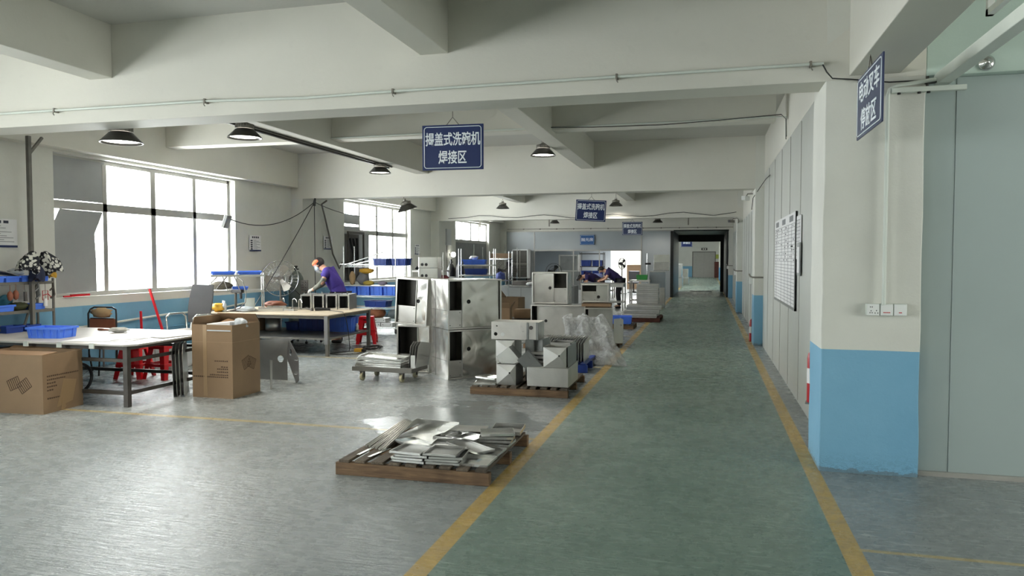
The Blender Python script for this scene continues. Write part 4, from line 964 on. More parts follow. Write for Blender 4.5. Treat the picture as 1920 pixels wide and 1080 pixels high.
# angle grinder, screwdrivers, loose parts
t = thing('angle_grinder', 'black angle grinder with cable on the front edge of the long bench', 'grinder', (-6.50, 11.48, .682), R(10))
m = MB(); m.cyl((-.02, 0, .04), (.16, 0, .04), .032, .026, 12); m.cyl((.16, 0, .04), (.24, 0, .035), .026, .02, 10); m.build('body', M['black'], t); m = MB(); m.cyl((-.08, 0, .01), (-.08, 0, .06), .03, .022, 12); m.cyl((-.10, 0, .035), (-.19, .03, .05), .015, .015, 8); m.build('head', M['irond'], t)
pipe('cable', 'black cable running from the grinder down to the coil on the floor', 'cable', [(-6.26, 11.50, .70), (-6.10, 11.45, .695), (-5.93, 11.35, .69), (-5.88, 11.35, .60), (-5.86, 11.4, .35), (-5.86, 11.45, .08), (-5.9, 11.5, .012)], .006, M['black'])
m = MB(); rr = random.Random(8)
pts = []
for i in range(90): q = i*.42; pts.append((-5.68+.13*math.cos(q)*(1+.3*math.sin(i*.13)), 11.95+.22*math.sin(q), .012+.03*abs(math.sin(i*.3))))
pts += [(-5.8, 11.6, .01), (-6.0, 11.35, .01), (-6.1, 11.15, .01), (-5.9, 11.05, .01), (-5.62, 11.2, .01), (-5.6, 11.5, .01)]
m.tube(pts, .007, 5); simple('cable_coil', 'tangled black cable coiled on the floor by the long bench leg', 'cable', m, M['black'])
t = thing('power_strip', 'yellow power plug block on the floor among the black cables', 'power strip', (-5.73, 11.55, 0)); m = MB(); m.box(-.09, -.04, 0, .05, .04, .055); m.build('body', M['yellow'], t, bevel=.008); m = MB(); m.box(.05, -.03, .005, .11, .03, .05); m.build('plug', M['black'], t)
for k, (x, y, L, rz, mt, lb) in enumerate(((-7.30, 11.35, .42, .3, 'ssl', 'bright steel channel lying on the long bench, left of the box frames'), (-7.18, 11.60, .5, -.25, 'ss2', 'matt steel strip crossing the channels on the long bench'), (-7.42, 11.75, .36, .1, 'ssl', 'short bright steel block on the long bench by the gas cylinder'), (-7.62, 11.30, .6, .18, 'ss2', 'long flat sheet at the front of the long bench'), (-7.2, 12.0, .4, .6, 'ss2', 'slanted steel strip behind the channels on the long bench'))):
    m = MB(); h_ = .05 if k in (0, 2) else .012; m.box(-L/2, -.045, 0, L/2, .045, h_); m.box(-L/2, -.045, h_, L/2, -.041, h_+.02); simple('steel_part', lb, 'steel part', m, M[mt], (x, y, .682+.0*k), rz=rz)
for k, (x, y) in enumerate(((-7.22, 11.9), (-7.02, 11.78), (-7.55, 12.1))):
    m = MB(); m.cyl((0, 0, 0), (0, 0, .03), .02, n=10); m.tube([(0, 0, .03), (0, 0, .15), (.015, 0, .18), (.05, 0, .19), (.08, 0, .16), (.09, 0, .12)], .008, 7)
    simple('bent_tap', ['small bent chrome tube standing on the long bench, middle one', 'small bent chrome tube standing on the long bench nearest the box frames', 'small bent chrome tube standing on the long bench, leftmost'][k], 'tube', m, M['chrome'], (x, y, .682), rz=-.3*k)
m = pillow_mesh(.42, .26, .14, 51, rough=.2); simple('leather_apron', 'folded brown leather on the long bench right of the small rack', 'leather', m, M['brownl'], (-7.62, 11.98, .682))
# small rack on the bench with blue bins
rk = bar_rack('bench_rack', 'silver tube rack with blue bins on the left end of the long bench', (-8.02, 11.42, .68), R(38), .86, .40, .66, (.36, .63), M['ssl'], r=.012)
crate('flat dark blue tray on top of the bench rack, left half', (-8.2, 11.28, 1.312), R(38), .38, .34, .06, M['crate'], group='trays on the bench rack', ribs=3); crate('flat blue tray on top of the bench rack, right half', (-7.86, 11.55, 1.312), R(38), .38, .34, .06, M['crate'], group='trays on the bench rack', ribs=3)
crate('small blue bin on the middle level of the bench rack', (-7.96, 11.42, 1.042), R(38), .24, .2, .06, M['crate'], ribs=2, name='small_parts_bin', cat='bin')
m = pillow_mesh(.34, .12, .15, 61, rough=.25); simple('grey_bundle', 'grey olive bundle clamped in the middle of the bench rack', 'bundle', m, mat('grey_olive', (112, 106, 92), .8, 0, .2, 8), (-8.18, 11.2, 1.045), rz=R(38))
t = thing('bench_vice', 'dark drill head on a stand in front of the bench rack', 'tool', (-7.86, 11.15, .68)); m = MB(); m.cyl((0, 0, 0), (0, 0, .32), .022, n=10); m.box(-.08, -.06, 0, .08, .06, .02); m.build('stand', M['irond'], t); m = MB(); m.box(-.06, -.04, .32, .14, .04, .38); m.cyl((.10, 0, .22), (.10, 0, .32), .025, n=10); m.build('head', M['black'], t, bevel=.008)
m = MB()
for k, (a_, b_) in enumerate((((-.12, 0, .62), (-.42, -.1, .28)), ((-.05, 0, .64), (.12, -.08, .36)), ((.05, 0, .6), (-.16, -.12, .30)), ((.2, 0, .6), (.36, -.06, .34)))):
    m = MB(); m.cyl(a_, b_, .012, .005, 8); simple('hanging_tool', ['thin tool leaning out at the left of the bench rack', 'dark screwdriver hanging from the bench rack, inner left', 'crossed dark tool hanging from the bench rack front', 'dark tool hanging from the bench rack, right side'][k], 'tool', m, M['irond'], (-8.08, 11.15, .68))
pipe('cable', 'thin grey hose looping through the bench rack', 'hose', [(-7.95, 11.3, 1.3), (-7.75, 11.2, 1.2), (-7.62, 11.1, 1.0), (-7.60, 11.05, .85), (-7.68, 11.0, .75), (-7.9, 10.95, .69)], .008, M['irond'])
m = pillow_mesh(.24, .26, .15, 71, 7, rough=.42); simple('yellow_bag', 'yellow bag standing on the left end of the long bench', 'bag', m, M['yellow'], (-8.08, 10.98, .682)); m = MB(); m.prism([(-.06, 0), (.05, .01), (.07, .16), (.02, .19), (-.05, .17)], .05, M=XZ(0, 0, 0)); simple('orange_packet', 'orange packet standing left of the yellow bag', 'packet', m, mat('orange_plastic', (236, 150, 50), .5), (-8.27, 11.0, .682), bevel=.01)
for k, (x, y) in enumerate(((-7.98, 11.05), (-7.90, 10.98))):
    m = MB(); m.lathe([(0, 0), (.032, 0), (.032, .13), (.015, .16), (.015, .19), (0, .19)], n=14); simple('bottle', ['clear bottle on the bench in front of the rack, left one', 'clear bottle on the bench in front of the rack, right one'][k], 'bottle', m, M['plasticw'], (x-.06, y, .682))
m = MB(); m.box(-.08, -.07, 0, .08, .07, .22); simple('white_case', 'pale box standing on the long bench inside the rack', 'box', m, M['pvc'], (-7.72, 11.35, .682), rz=R(30), bevel=.008)
m = pillow_mesh(.3, .2, .09, 77, rough=.4); simple('plastic_bag', 'crumpled clear bag on the long bench below the rack', 'bag', m, M['plasticw'], (-7.66, 11.12, .682))
# under the bench
crate('big blue crate on the lower shelf of the long bench, left of the right leg', (-6.83, 12.05, .30), R(6), .52, .36, .26, M['crated']); crate('blue crate on the lower shelf behind the right leg of the long bench', (-6.27, 12.02, .30), R(6), .42, .36, .26, M['crate'])
crate('small dark blue crate beside the pot on the lower shelf', (-7.22, 11.98, .30), 0, .24, .22, .15, M['crated'], ribs=2)
t = thing('steel_pot', 'round steel pot on the lower shelf of the long bench', 'pot', (-7.55, 11.80, .298)); m = MB(); m.lathe([(0, 0), (.13, 0), (.14, .01), (.14, .22), (.136, .22), (.13, .012), (0, .012)], n=24); m.build('body', M['ss2'], t); m = MB(); m.tube([(.14, -.04, .18), (.18, -.03, .18), (.18, .03, .18), (.14, .04, .18)], .006, 6); m.build('handle', M['ssl'], t)
carton('small brown carton on the lower shelf left of the pot', (-7.86, 11.85, .298), 0, .22, .3, .24, open_=False)
m = MB(); m.box(-.3, -.2, 0, .3, .2, .16); simple('white_case', 'low pale panel box on the floor behind the bench legs', 'box', m, M['white2'], (-7.15, 13.35, 0), bevel=.006)
stool('upper red plastic stool of the nested pair behind the right end of the long bench', (-6.17, 12.75, .07), R(20), .44, group='red stools behind the long bench'); stool('lower red plastic stool of the nested pair behind the right end of the long bench', (-6.17, 12.75, 0), R(20), .44, group='red stools behind the long bench')
m = MB(); m.lathe([(0, 0), (.03, 0), (.03, .10), (.018, .12), (.018, .135), (0, .135)], n=14); simple('bottle', 'small white bottle on the lower shelf near the red stools', 'bottle', m, M['whitep'], (-6.05, 12.1, .298))
t = thing('swivel_chair_base', 'dark blue five-armed swivel stool under the long bench', 'stool', (-7.35, 12.6, 0))
m = MB()
for k in range(5): q = 2*math.pi*k/5+.2; m.tube([(0, 0, .10), (.16*math.cos(q), .16*math.sin(q), .09), (.28*math.cos(q), .28*math.sin(q), .05)], [.022, .018, .012], 7)
m.build('base', mat('dark_blue_base', (34, 38, 66), .4), t)
for k in range(5): q = 2*math.pi*k/5+.2; c = MB(); c.cyl((.28*math.cos(q)-.015, .28*math.sin(q), .026), (.28*math.cos(q)+.015, .28*math.sin(q), .026), .026, n=10); c.build('caster', M['black'], t)
m = MB(); m.cyl((0, 0, .10), (0, 0, .46), .022, n=10); m.build('column', M['black'], t); m = MB(); m.lathe([(0, 0), (.16, 0), (.17, .02), (.15, .05), (0, .055)], c=(0, 0, .46), n=22); m.build('seat', M['black'], t)
# gas cylinder, fan, perforated board
def gas_cyl(label, loc, h=1.35, r=.115, mt=None):
    t = thing('gas_cylinder', label, 'gas cylinder', loc); m = MB(); m.lathe([(0, 0), (r*.9, 0), (r, .03), (r, h*.80), (r*.92, h*.86), (r*.6, h*.92), (r*.32, h*.95), (0, h*.95)], n=24); m.build('body', mt or M['cyl'], t)
    m = MB(); m.cyl((0, 0, h*.94), (0, 0, h*1.01), .025, n=10); m.cyl((-.04, 0, h*.98), (.06, 0, h*.98), .014, n=8); m.cyl((0, 0, h*1.01), (0, 0, h*1.03), .035, n=10); m.build('valve', M['black'], t)
    return t
g_ = gas_cyl('tall grey gas cylinder standing by the left column behind the long bench', (-8.22, 13.70, 0), 1.40, .155)
def fan(label, loc, rz, R_=.36, h=1.18, dk='lampg', tilt=0, spin=.3):
    t = thing('industrial_fan', label, 'fan', loc, rz)
    m = MB(); m.lathe([(0, 0), (.22, 0), (.22, .02), (.05, .05), (0, .05)], n=24); m.build('base', M[dk], t); m = MB(); m.cyl((0, 0, .04), (0, 0, h-.05), .02, n=10); m.build('pole', M[dk], t)
    m = MB()
    for y in (-.07, .05):
        for q in (1, .66, .34): m.tube([(R_*q*math.cos(a), y*(1.4-q*.4) if q < 1 else y*.2, h+R_*q*math.sin(a)) for a in [2*math.pi*i/36 for i in range(36)]], .004 if q < 1 else .008, 5, closed=True)
        for k in range(28): a = 2*math.pi*k/28; m.tube([(.05*math.cos(a), y*1.35, h+.05*math.sin(a)), (R_*.6*math.cos(a), y*1.1, h+R_*.6*math.sin(a)), (R_*math.cos(a), y*.2, h+R_*math.sin(a))], .002, 4)
    m.build('guard', M['chrome'] if dk == 'lampg' else M[dk], t)
    for k in range(3):
        m = MB(); a = 2*math.pi*k/3+spin; M4 = T(0, -.01, h) @ Matrix.Rotation(a, 4, 'Y') @ T(rx=0, ry=0) @ Matrix.Rotation(R(22), 4, 'X')
        m.add([(-.02, 0, .03), (.03, 0, .03), (.12, .0, R_*.75), (.03, 0, R_*.88), (-.06, 0, R_*.8), (-.02, .006, .03), (.03, .006, .03), (.12, .006, R_*.75), (.03, .006, R_*.88), (-.06, .006, R_*.8)], [(0,1,2,3,4),(9,8,7,6,5),(0,5,6,1),(1,6,7,2),(2,7,8,3),(3,8,9,4),(4,9,5,0)], M=M4); m.build('blade', M['lampg'] if dk == 'lampg' else M['black'], t)
    m = MB(); m.cyl((0, .0, h), (0, .16, h), .06, .05, 14); m.cyl((0, -.03, h), (0, 0, h), .03, n=12); m.build('motor', M[dk], t)
    return t
fan('large round chrome pedestal fan standing left of the gas cylinder by the wall', (-8.18, 13.05, 0), R(24), .35, 1.20)
t = thing('perforated_board', 'dark perforated board standing between the fan and the gas cylinder', 'board', (-7.86, 13.42, .0)); m = MB(); m.prism([(-.09, .2), (.09, .2), (.08, 1.16), (-.08, 1.16)], .02, M=XZ(0, 0, 0), holes=[(-.04+.04*i, .84+.055*j, .012) for i in range(3) for j in range(6)]); m.build('board', M['irond'], t); m = MB(); m.box(-.1, -.1, 0, .1, .06, .2); m.build('foot', M['irond'], t)
pipe('hose', 'dark hose looping out from the gas cylinder to the wall hook', 'hose', [(-8.22, 13.55, 1.0), (-8.0, 13.5, .84), (-7.85, 13.7, .92), (-7.82, 14.05, 1.08), (-7.9, 14.12, 1.02)], .01, M['black'])
m = MB(); m.box(-.03, -.03, -.06, .03, 0, .06); simple('wall_hook', 'small black box on the left column beside the hose end', 'hook', m, M['black'], (-7.9, 14.15, 1.05)) if 0 else None

# ================================================================== WIRE SHELVING BEHIND THE BENCH
rkx = -6.96; ws = bar_rack('wire_shelving', 'chrome wire shelving on wheels loaded with blue crates right of the worker', (-6.95, 14.75, 0), R(0), 1.20, .50, 1.86, (.14, .55, .80, 1.44), M['chrome'], wire=True, casters=True)
names = ['leftmost of four', 'second from the left of four', 'third from the left of four', 'rightmost of four']
for k in range(4): crate('blue crate on the third level of the wire shelving, '+names[k], (-7.40+.30*k, 14.72, .802), 0, .27, .44, .20, M['crate'], group='blue crates on the wire shelving', ribs=2)
crate('dark blue crate low on the wire shelving under the row of four', (-6.85, 14.72, .552), 0, .5, .34, .14, M['crated'], ribs=3)
m = MB(); m.box(-.6, -.26, 0, .6, .26, .012); simple('shelf_board', 'white board lying across the crates of the wire shelving', 'board', m, M['white2'], (-6.95, 14.72, 1.003))
crate('long navy crate on the top of the wire shelving, left one', (-6.75, 14.75, 1.442), 0, .30, .34, .15, M['crated'], group='navy crates on the shelving top', ribs=3); crate('long navy crate on the top of the wire shelving, right one', (-6.30-.02, 14.75, 1.442), 0, .32, .34, .15, M['crated'], group='navy crates on the shelving top', ribs=3)
for k, (a_, b_) in enumerate((((-7.55, 14.55, 1.455), (-6.70, 14.65, 1.72)), ((-7.5, 14.6, 1.462), (-6.62, 14.75, 1.78)), ((-7.45, 14.75, 1.46), (-6.55, 14.8, 1.66)), ((-7.7, 14.6, 1.47), (-7.0, 14.62, 1.462)))):
    m = MB(); m.bar(a_, b_, .05, .012); simple('steel_strip', 'long bright steel strip lying across the top of the wire shelving', 'steel strip', m, M['ssl'], group='strips on the shelving top')
m = pillow_mesh(.36, .34, .24, 15, 10, .12); simple('paper_sack', 'brown paper sack low on the wire shelving', 'sack', m, M['brown'], (-6.88, 14.72, .30))
for k, (x, z) in enumerate(((-7.12, .142), (-6.84, .142), (-6.56, .142), (-7.05, .235), (-6.72, .235))):
    t = thing('white_box', ['white metal box at the bottom of the wire shelving, lower left', 'white metal box at the bottom of the wire shelving, lower middle', 'white metal box at the bottom of the wire shelving, lower right', 'white metal box upper left of the bottom stack on the wire shelving', 'white metal box upper right of the bottom stack on the wire shelving'][k], 'box', (x, 14.62, z)); m = MB(); m.box(-.13, -.12, 0, .13, .16, .085); m.build('body', M['white2'], t, bevel=.004)
    m = MB()
    for dx in (-.09, .09): m.cyl((dx, -.122, .045), (dx, -.119, .045), .01, n=8)
    m.build('hole', M['black'], t)
m = pillow_mesh(.26, .26, .2, 17, rough=.15); simple('grey_bucket', 'grey bag beside the paper sack on the wire shelving', 'bag', m, mat('grey_blue_plastic', (104, 116, 120), .5), (-6.50, 14.75, .33-.03))
for k, (x, y, mt, lb, s_) in enumerate(((-7.45, 14.7, mat('tan_pad', (176, 150, 112), .8), 'tan oval pad hanging in the wire shelving behind the worker', (.13, .1, .30)), (-7.22, 14.75, mat('grey_pad', (110, 112, 116), .8), 'grey cushion in the wire shelving', (.26, .16, .26)), (-7.14, 14.76, M['yellow'], 'yellow bag lying on the grey cushion in the wire shelving', (.34, .2, .12)), (-7.02, 14.62, mat('olive_yellow', (160, 140, 60), .8), 'olive yellow cloth on the white board of the shelving', (.24, .16, .10)), (-6.72, 14.66, mat('purple_grey', (110, 104, 120), .8), 'small purple grey heap on the white board of the shelving', (.2, .16, .09)))):
    m = pillow_mesh(*s_, 20+k, rough=.2); z = 1.016 if k != 2 else 1.262; simple('stored_bag', lb, 'bag', m, mt, (x, y, z))
# second smaller shelving right behind
rk = bar_rack('wire_shelving', 'small grey shelf with bottles right of the chrome wire shelving', (-5.92, 15.45, 0), 0, .72, .4, 1.72, (1.02, 1.33), M['ss2'], r=.010)
m = MB(); m.lathe([(0, 0), (.045, 0), (.045, .13), (.02, .16), (.02, .19), (0, .19)], n=14); simple('bottle', 'blue and white bottle on the small grey shelf', 'bottle', m, mat('blue_bottle', (60, 120, 200), .4), (-5.86, 15.4, 1.332))
m = pillow_mesh(.26, .2, .10, 28, rough=.3); simple('black_heap', 'black cloth on the small grey shelf', 'cloth', m, M['black'], (-6.14, 15.42, 1.332)); m = pillow_mesh(.16, .14, .14, 29, rough=.2); simple('brown_pouch', 'brown pouch on the small grey shelf beside the bottle', 'pouch', m, M['brownl'], (-6.0, 15.45, 1.332))
# air conditioner hood in the second window
t = thing('window_fan_unit', 'dark duct opening mounted in the lower left of the second window', 'duct', (-8.55, 17.35, 1.9))
m = MB(); m.box(0, -.75, -.85, .04, -.72, .36); m.box(0, .1, -.85, .04, .13, .36); m.box(0, -.72, .30, .04, .1, .36); m.box(-.12, -.72, -.85, -.10, .1, .3); m.build('housing', M['irond'], t)
m = MB()
for k in range(3): m.tube([(-.05, -.6+.1*k, -.7), (-.03, -.3+.1*k, -.3), (-.05, -.5+.2*k, .2)], .03, 7)
m.build('hoses', M['black'], t)
m = MB(); m.prism([(16.62, 1.0), (18.2, 1.0), (18.2, 2.24), (16.62, 2.24)], .012, M=YZ(-8.74, 0, 0)); tag(m.build('window_film', M['film']), 'grey sheet closing the lower left half of the second window', 'window film')
for k, (z0, z1) in enumerate(((2.30, 2.40), (2.46, 2.70))):
    m = MB(); m.prism([(16.62, z0), (17.6, z0), (17.6, z1), (16.62, z1)], .012, M=YZ(-8.74, 0, 0)); tag(m.build('window_film', M['film']), ['narrow grey strip just above the transom of the second window', 'grey strip across the upper left light of the second window'][k], 'window film')
m = MB(); m.prism([(24.97, 1.0), (29.08, 1.0), (29.08, 2.17), (24.97, 2.17)], .012, M=YZ(-8.74, 0, 0)); tag(m.build('window_film', mat('grey_window_board', (120, 122, 122), .5)), 'grey sheet closing the whole lower half of the third window', 'window film')

# ================================================================== STEEL CABINETS
def open_cabinet(name, label, loc, rz, W_, D_, H_, mt, hole=(.62, .55), win=(.30, .60), shell=None, group=None, flip=False, tilt=0, panel_split=.36):
    """open-fronted stainless machine housing lying with its back to the camera: outer frame, inner panel with hole, dark window and small lower panel"""
    t = thing(name, label, 'steel cabinet', loc, rz, group); t.rotation_euler = (0, tilt, rz); a, b = W_/2, D_; th = .004; fx = .022
    m = MB(); m.box(-a, 0, 0, -a+th, b, H_); m.box(a-th, 0, 0, a, b, H_); m.box(-a+th, 0, 0, a-th, b, th); m.box(-a+th, 0, H_-th, a-th, b, H_); m.box(-a+th, b-th, th, a-th, b, H_-th); m.build('shell', shell or M['ss'], t)
    m = MB(); m.box(-a, -.012, 0, -a+fx, 0, H_); m.box(a-fx, -.012, 0, a, 0, H_); m.box(-a+fx, -.012, 0, a-fx, 0, fx); m.box(-a+fx, -.012, H_-fx, a-fx, 0, H_); m.build('front_frame', M['ss2'], t, bevel=.003)
    s_ = -1 if flip else 1; y = .03; sp = -a+W_*panel_split if not flip else a-W_*panel_split
    x0, x1 = sorted((s_*(-a+fx), sp if not flip else sp))
    lo, hi = (sp, a-fx) if not flip else (-a+fx, sp)
    m = MB(); m.prism([(lo, fx), (hi, fx), (hi, H_-fx), (lo, H_-fx)], .004, M=XZ(0, y, 0), holes=((lo+(hi-lo)*.18 if not flip else hi-(hi-lo)*.18, H_*hole[1], .028),)); m.build('inner_panel', mt, t)
    hx = lo+(hi-lo)*.18 if not flip else hi-(hi-lo)*.18; m = MB(); m.cyl((hx, y+.012, H_*hole[1]), (hx, y+.02, H_*hole[1]), .034, n=16); m.build('hole_shade_disc', M['black'], t)  # black disc behind the hole stands in for the shade inside
    m = MB(); m.box(min(lo, hi)-.004, y-.02, fx, min(lo, hi)+.002, y+.0, H_-fx) if not flip else m.box(hi-.002, y-.02, fx, hi+.004, y, H_-fx); m.build('divider', M['ss2'], t)
    l2, h2 = (-a+fx, sp) if not flip else (sp, a-fx); zc = H_*(1-win[1])
    m = MB(); m.prism([(l2, fx), (h2, fx), (h2, zc), (l2, zc)], .004, M=XZ(0, y, 0)); m.build('lower_panel', M['ss2'], t)
    m = MB()
    for x, z in ((l2+.02, fx+.03), (h2-.03, fx+.03), (h2-.03, zc-.03)): m.cyl((x, y-.008, z), (x, y-.003, z), .006, n=8)
    m.build('bolt', M['black'], t)
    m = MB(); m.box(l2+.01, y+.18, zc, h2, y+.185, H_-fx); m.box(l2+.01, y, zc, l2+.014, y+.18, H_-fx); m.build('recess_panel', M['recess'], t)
    return t
ca = open_cabinet('steel_cabinet', 'lower open steel cabinet of the narrow pair behind the wheeled dolly', (-3.97, 9.66, 0), R(-4), .50, .55, .66, M['ss'], hole=(.6, .57), win=(.3, .62), panel_split=.62)
cb = open_cabinet('steel_cabinet', 'upper open steel cabinet of the narrow pair, slightly tilted', (-4.0, 9.64, .668), R(-6), .50, .52, .65, M['ss'], hole=(.6, .52), win=(.3, .6), panel_split=.62, tilt=R(3.2))
def wide_cab(label, z, rz=R(17.5), loc=(-3.27, 9.14), hz=.655):
    t = thing('steel_cabinet', label, 'steel cabinet', (loc[0], loc[1], z), 0); W_, D_ = .74, .62; rz = math.atan2(.66, .42)*0+R(32); th = .004
    return t
# wide pair: near corner at (-3.27, 9.14); front face turned to the camera, left side turned to the window
def wide(label, z, H_, hole_z):
    t = open_cabinet('steel_cabinet', label, (0, 0, z), 0, .78, .60, H_, M['ss'], hole=(.5, hole_z), win=(.3, .62), panel_split=.27)
    rz = R(38); return t
CX, CY, ang = -3.27, 9.14, R(42)
c_, s_ = math.cos(ang), math.sin(ang)
for lb, z, hz in (('lower open steel cabinet of the wide pair, standing on the floor', 0, .60), ('upper open steel cabinet of the wide pair with a round hole, stacked on the other', .662, .55)):
    t = wide(lb, z, .655, hz); t.location = (CX+.39*c_, CY+.39*s_, z); t.rotation_euler = (0, 0, ang); t.scale = (1, 1, 1)
    for ch in t.children: pass
    m = MB(); m.box(-.3925, .03, .245, -.3905, .57, .249); m.box(-.3925, .44, .01, -.3905, .444, .64); m.build('side_seam', M['irond'], t)

# ================================================================== PALLETS AND WHAT STANDS ON THEM
def pallet(label, x0, y0, x1, y1, h=.11, along='y', nb=9, mt=('wood', 'woodg'), front=True, name='wooden_pallet'):
    """deck boards run along y, three bearers run along x"""
    t = thing(name, label, 'pallet', ((x0+x1)/2, (y0+y1)/2, 0)); a, b = (x1-x0)/2, (y1-y0)/2; rr = random.Random(int(x0*100+y0*10))
    for k in range(3):
        y = -b+.03+(2*b-.06)*k/2; m = MB(); m.box(-a, y-.03, .0, a, y+.03, h-.022); m.build('bearer', M[mt[0]], t, bevel=.005)
    for k in range(nb):
        x = -a+2*a*(k+.5)/nb; w_ = a*2/nb*.66+rr.uniform(-.008, .008); j = rr.uniform(-.01, .01)
        m = MB(); m.box(x-w_/2, -b+rr.uniform(0, .012), h-.021, x+w_/2, b-rr.uniform(0, .02), h, M=T(rz=j*.8)); m.build('deck_board', M[mt[1]], t, bevel=.003)
    return t
pallet('weathered wooden pallet in the foreground covered with loose steel trays', -2.645, 4.92, -1.46, 6.12, .115)
def tray(label, loc, rz, L, W, H=.018, mt='tray', tilt=(0, 0), up=True, group='loose steel trays on the front pallet', name='steel_tray'):
    fl = .004
    t = thing(name, label, 'steel tray', loc, rz, group); t.rotation_euler = (tilt[0], tilt[1], rz); th = .0018; a, b = L/2, W/2
    z0, z1 = (0, H) if up else (0, H)
    m = MB(); m.box(-a, -b, 0 if up else H-th, a, b, th if up else H); m.build('plate', M[mt], t)
    m = MB(); m.box(-a, -b, 0, a, -b+fl, H); m.box(-a, b-fl, 0, a, b, H); m.box(-a, -b+fl, 0, -a+fl, b-fl, H); m.box(a-fl, -b+fl, 0, a, b-fl, H); m.build('flange', M['ssl'], t)
    return t
Z0 = .117
def stack(x, y, rz, L, W, n, labels, z=Z0, mt='tray', H=.017, drift=.008):
    for k in range(n): tray(labels[k], (x+drift*k*(-1)**k, y+drift*.6*k, z+k*(H+.002)), rz+R(2)*((-1)**k)*k*.5, L, W, H, mt)
od = ['bottom', 'second', 'third', 'fourth', 'top']
def sl(n, where): return ['steel tray, %s of the stack %s' % ('top' if k == n-1 else od[k], where) for k in range(n)]
stack(-2.08, 5.07, R(-2), .25, .24, 4, sl(4, 'at the front left of the foreground pallet'))
stack(-1.83, 5.09, R(4), .25, .26, 4, sl(4, 'at the front middle of the foreground pallet'))
tray('single shallow steel tray overhanging the front right corner of the foreground pallet', (-1.61, 5.11, Z0), R(-2), .24, .24, .018, 'ssl', (R(2), 0))
tray('shiny steel tray left of centre on the foreground pallet', (-2.22, 5.44, Z0+.012), R(-30), .30, .20, .016, 'ssl', (R(-3), R(2)))
tray('plain steel tray in the centre of the foreground pallet', (-1.97, 5.43, Z0), R(-4), .24, .22, .022); tray('steel tray under the plain one in the centre of the foreground pallet', (-1.96, 5.46, Z0+.024), R(6), .22, .20, .018)
tray('tilted steel tray leaning right of centre on the foreground pallet', (-1.74, 5.36, Z0+.035), R(-22), .31, .22, .016, 'tray', (R(-5), R(7)))
tray('dull steel tray at the right edge of the foreground pallet', (-1.585, 5.38, Z0+.0), R(-4), .19, .22, .018)
tray('small steel tray behind the centre of the foreground pallet', (-2.03, 5.69, Z0+.01), R(-14), .18, .20, .03); tray('steel tray with bright front edge behind the tilted one on the foreground pallet', (-1.87, 5.66, Z0+.02), R(-20), .29, .18, .03, 'tray', (R(2), 0))
for k in range(4): tray(['lowest of the fanned steel trays at the right rear of the foreground pallet', 'second lowest of the fanned steel trays at the right rear', 'second highest of the fanned steel trays at the right rear', 'highest of the fanned steel trays at the right rear of the foreground pallet'][k], (-1.62, 5.66+.012*k, Z0+.024*k), R(-2+7*k), .27, .20, .020, 'ssl')
tray('steel tray with raised rim at the back right corner of the foreground pallet', (-1.62, 6.02, Z0+.02), R(4), .26, .26, .03, 'tray', (R(3), 0))
m = MB(); m.box(-.2, -.11, 0, .2, .11, .003); simple('steel_sheet', 'flat grey steel sheet at the back middle of the foreground pallet', 'steel sheet', m, M['ss2'], (-2.0, 5.97, Z0+.03), rz=R(5))
t = thing('steel_basin', 'large mirror bright steel tray at the back left of the foreground pallet', 'steel tray', (-2.28, 5.78, Z0), R(-6))
m = MB(); m.box(-.2, -.26, 0, .2, .26, .003); m.build('plate', M['ssl'], t); m = MB(); m.bar((-.2, -.26, .02), (-.2, .26, .05), .003, .05); m.bar((-.2, .26, .035), (.2, .26, .035), .003, .07); m.bar((.2, -.1, .02), (.2, .26, .03), .003, .05); m.build('flange', M['ssl'], t)
for k in range(6):
    m = MB(); m.box(-.011, -.36, 0, .011, .36, .002); m.box(-.011, -.36, .002, -.009, .36, .016); m.box(.009, -.36, .002, .011, .36, .016)
    o = simple('steel_channel', 'long narrow steel channel in the bundle at the left of the foreground pallet', 'steel channel', m, M['ssl'], (-2.56+.028*k, 5.66-.02*k, Z0+.03+.004*(k % 2)), group='channels on the front pallet', rz=R(1.5*k-3)); o.rotation_euler[0] = R(5)
for k, (x, y) in enumerate(((-2.52, 5.2), (-2.4, 5.16))):
    m = MB(); m.box(-.014, -.14, 0, .014, .14, .004); simple('steel_strip', ['bright steel strip lying in a gap of the foreground pallet, left one', 'bright steel strip lying in a gap of the foreground pallet, right one'][k], 'steel strip', m, M['ssl'], (x, y, Z0), rz=R(-4-6*k))

# ---------------- second pallet
pallet('brown wooden pallet stacked with folded steel housings beside the yellow line', -2.69, 8.28, -1.52, 9.50, .105, nb=10)
ZP = .107
def pyramid_box(label, loc, rz, W_, D_, H_, mt='ss2', tilt=0, open_top=True, dark=False):
    """folded housing: box whose near face carries an embossed off-centre pyramid with a bolt hole"""
    t = thing('steel_housing', label, 'steel housing', loc, rz); t.rotation_euler = (0, tilt, rz); a = W_/2; th = .003
    m = MB(); m.box(-a, 0.0, 0, -a+th, D_, H_); m.box(a-th, 0.0, 0, a, D_, H_); m.box(-a+th, 0, 0, a-th, D_, th); m.box(-a+th, D_-th, th, a-th, D_, H_)
    if not open_top: m.box(-a+th, 0, H_-th, a-th, D_-th, H_)
    m.build('shell', M[mt], t)
    p = (a*.40, -.022, H_*.60); m = MB(); m.add([(-a, 0, 0), (a, 0, 0), (a, 0, H_), (-a, 0, H_), p], [(0, 1, 4), (1, 2, 4), (2, 3, 4), (3, 0, 4)]); m.build('embossed_face', M['ss2' if not dark else 'ssd'], t)
    m = MB(); m.cyl((p[0], -.026, p[2]), (p[0], -.015, p[2]), .010, n=10); m.build('bolt', M['black'], t)
    return t
pyramid_box('cube shaped steel housing with a folded pyramid face, front left of the second pallet', (-2.275, 8.38, ZP), 0, .235, .36, .245)
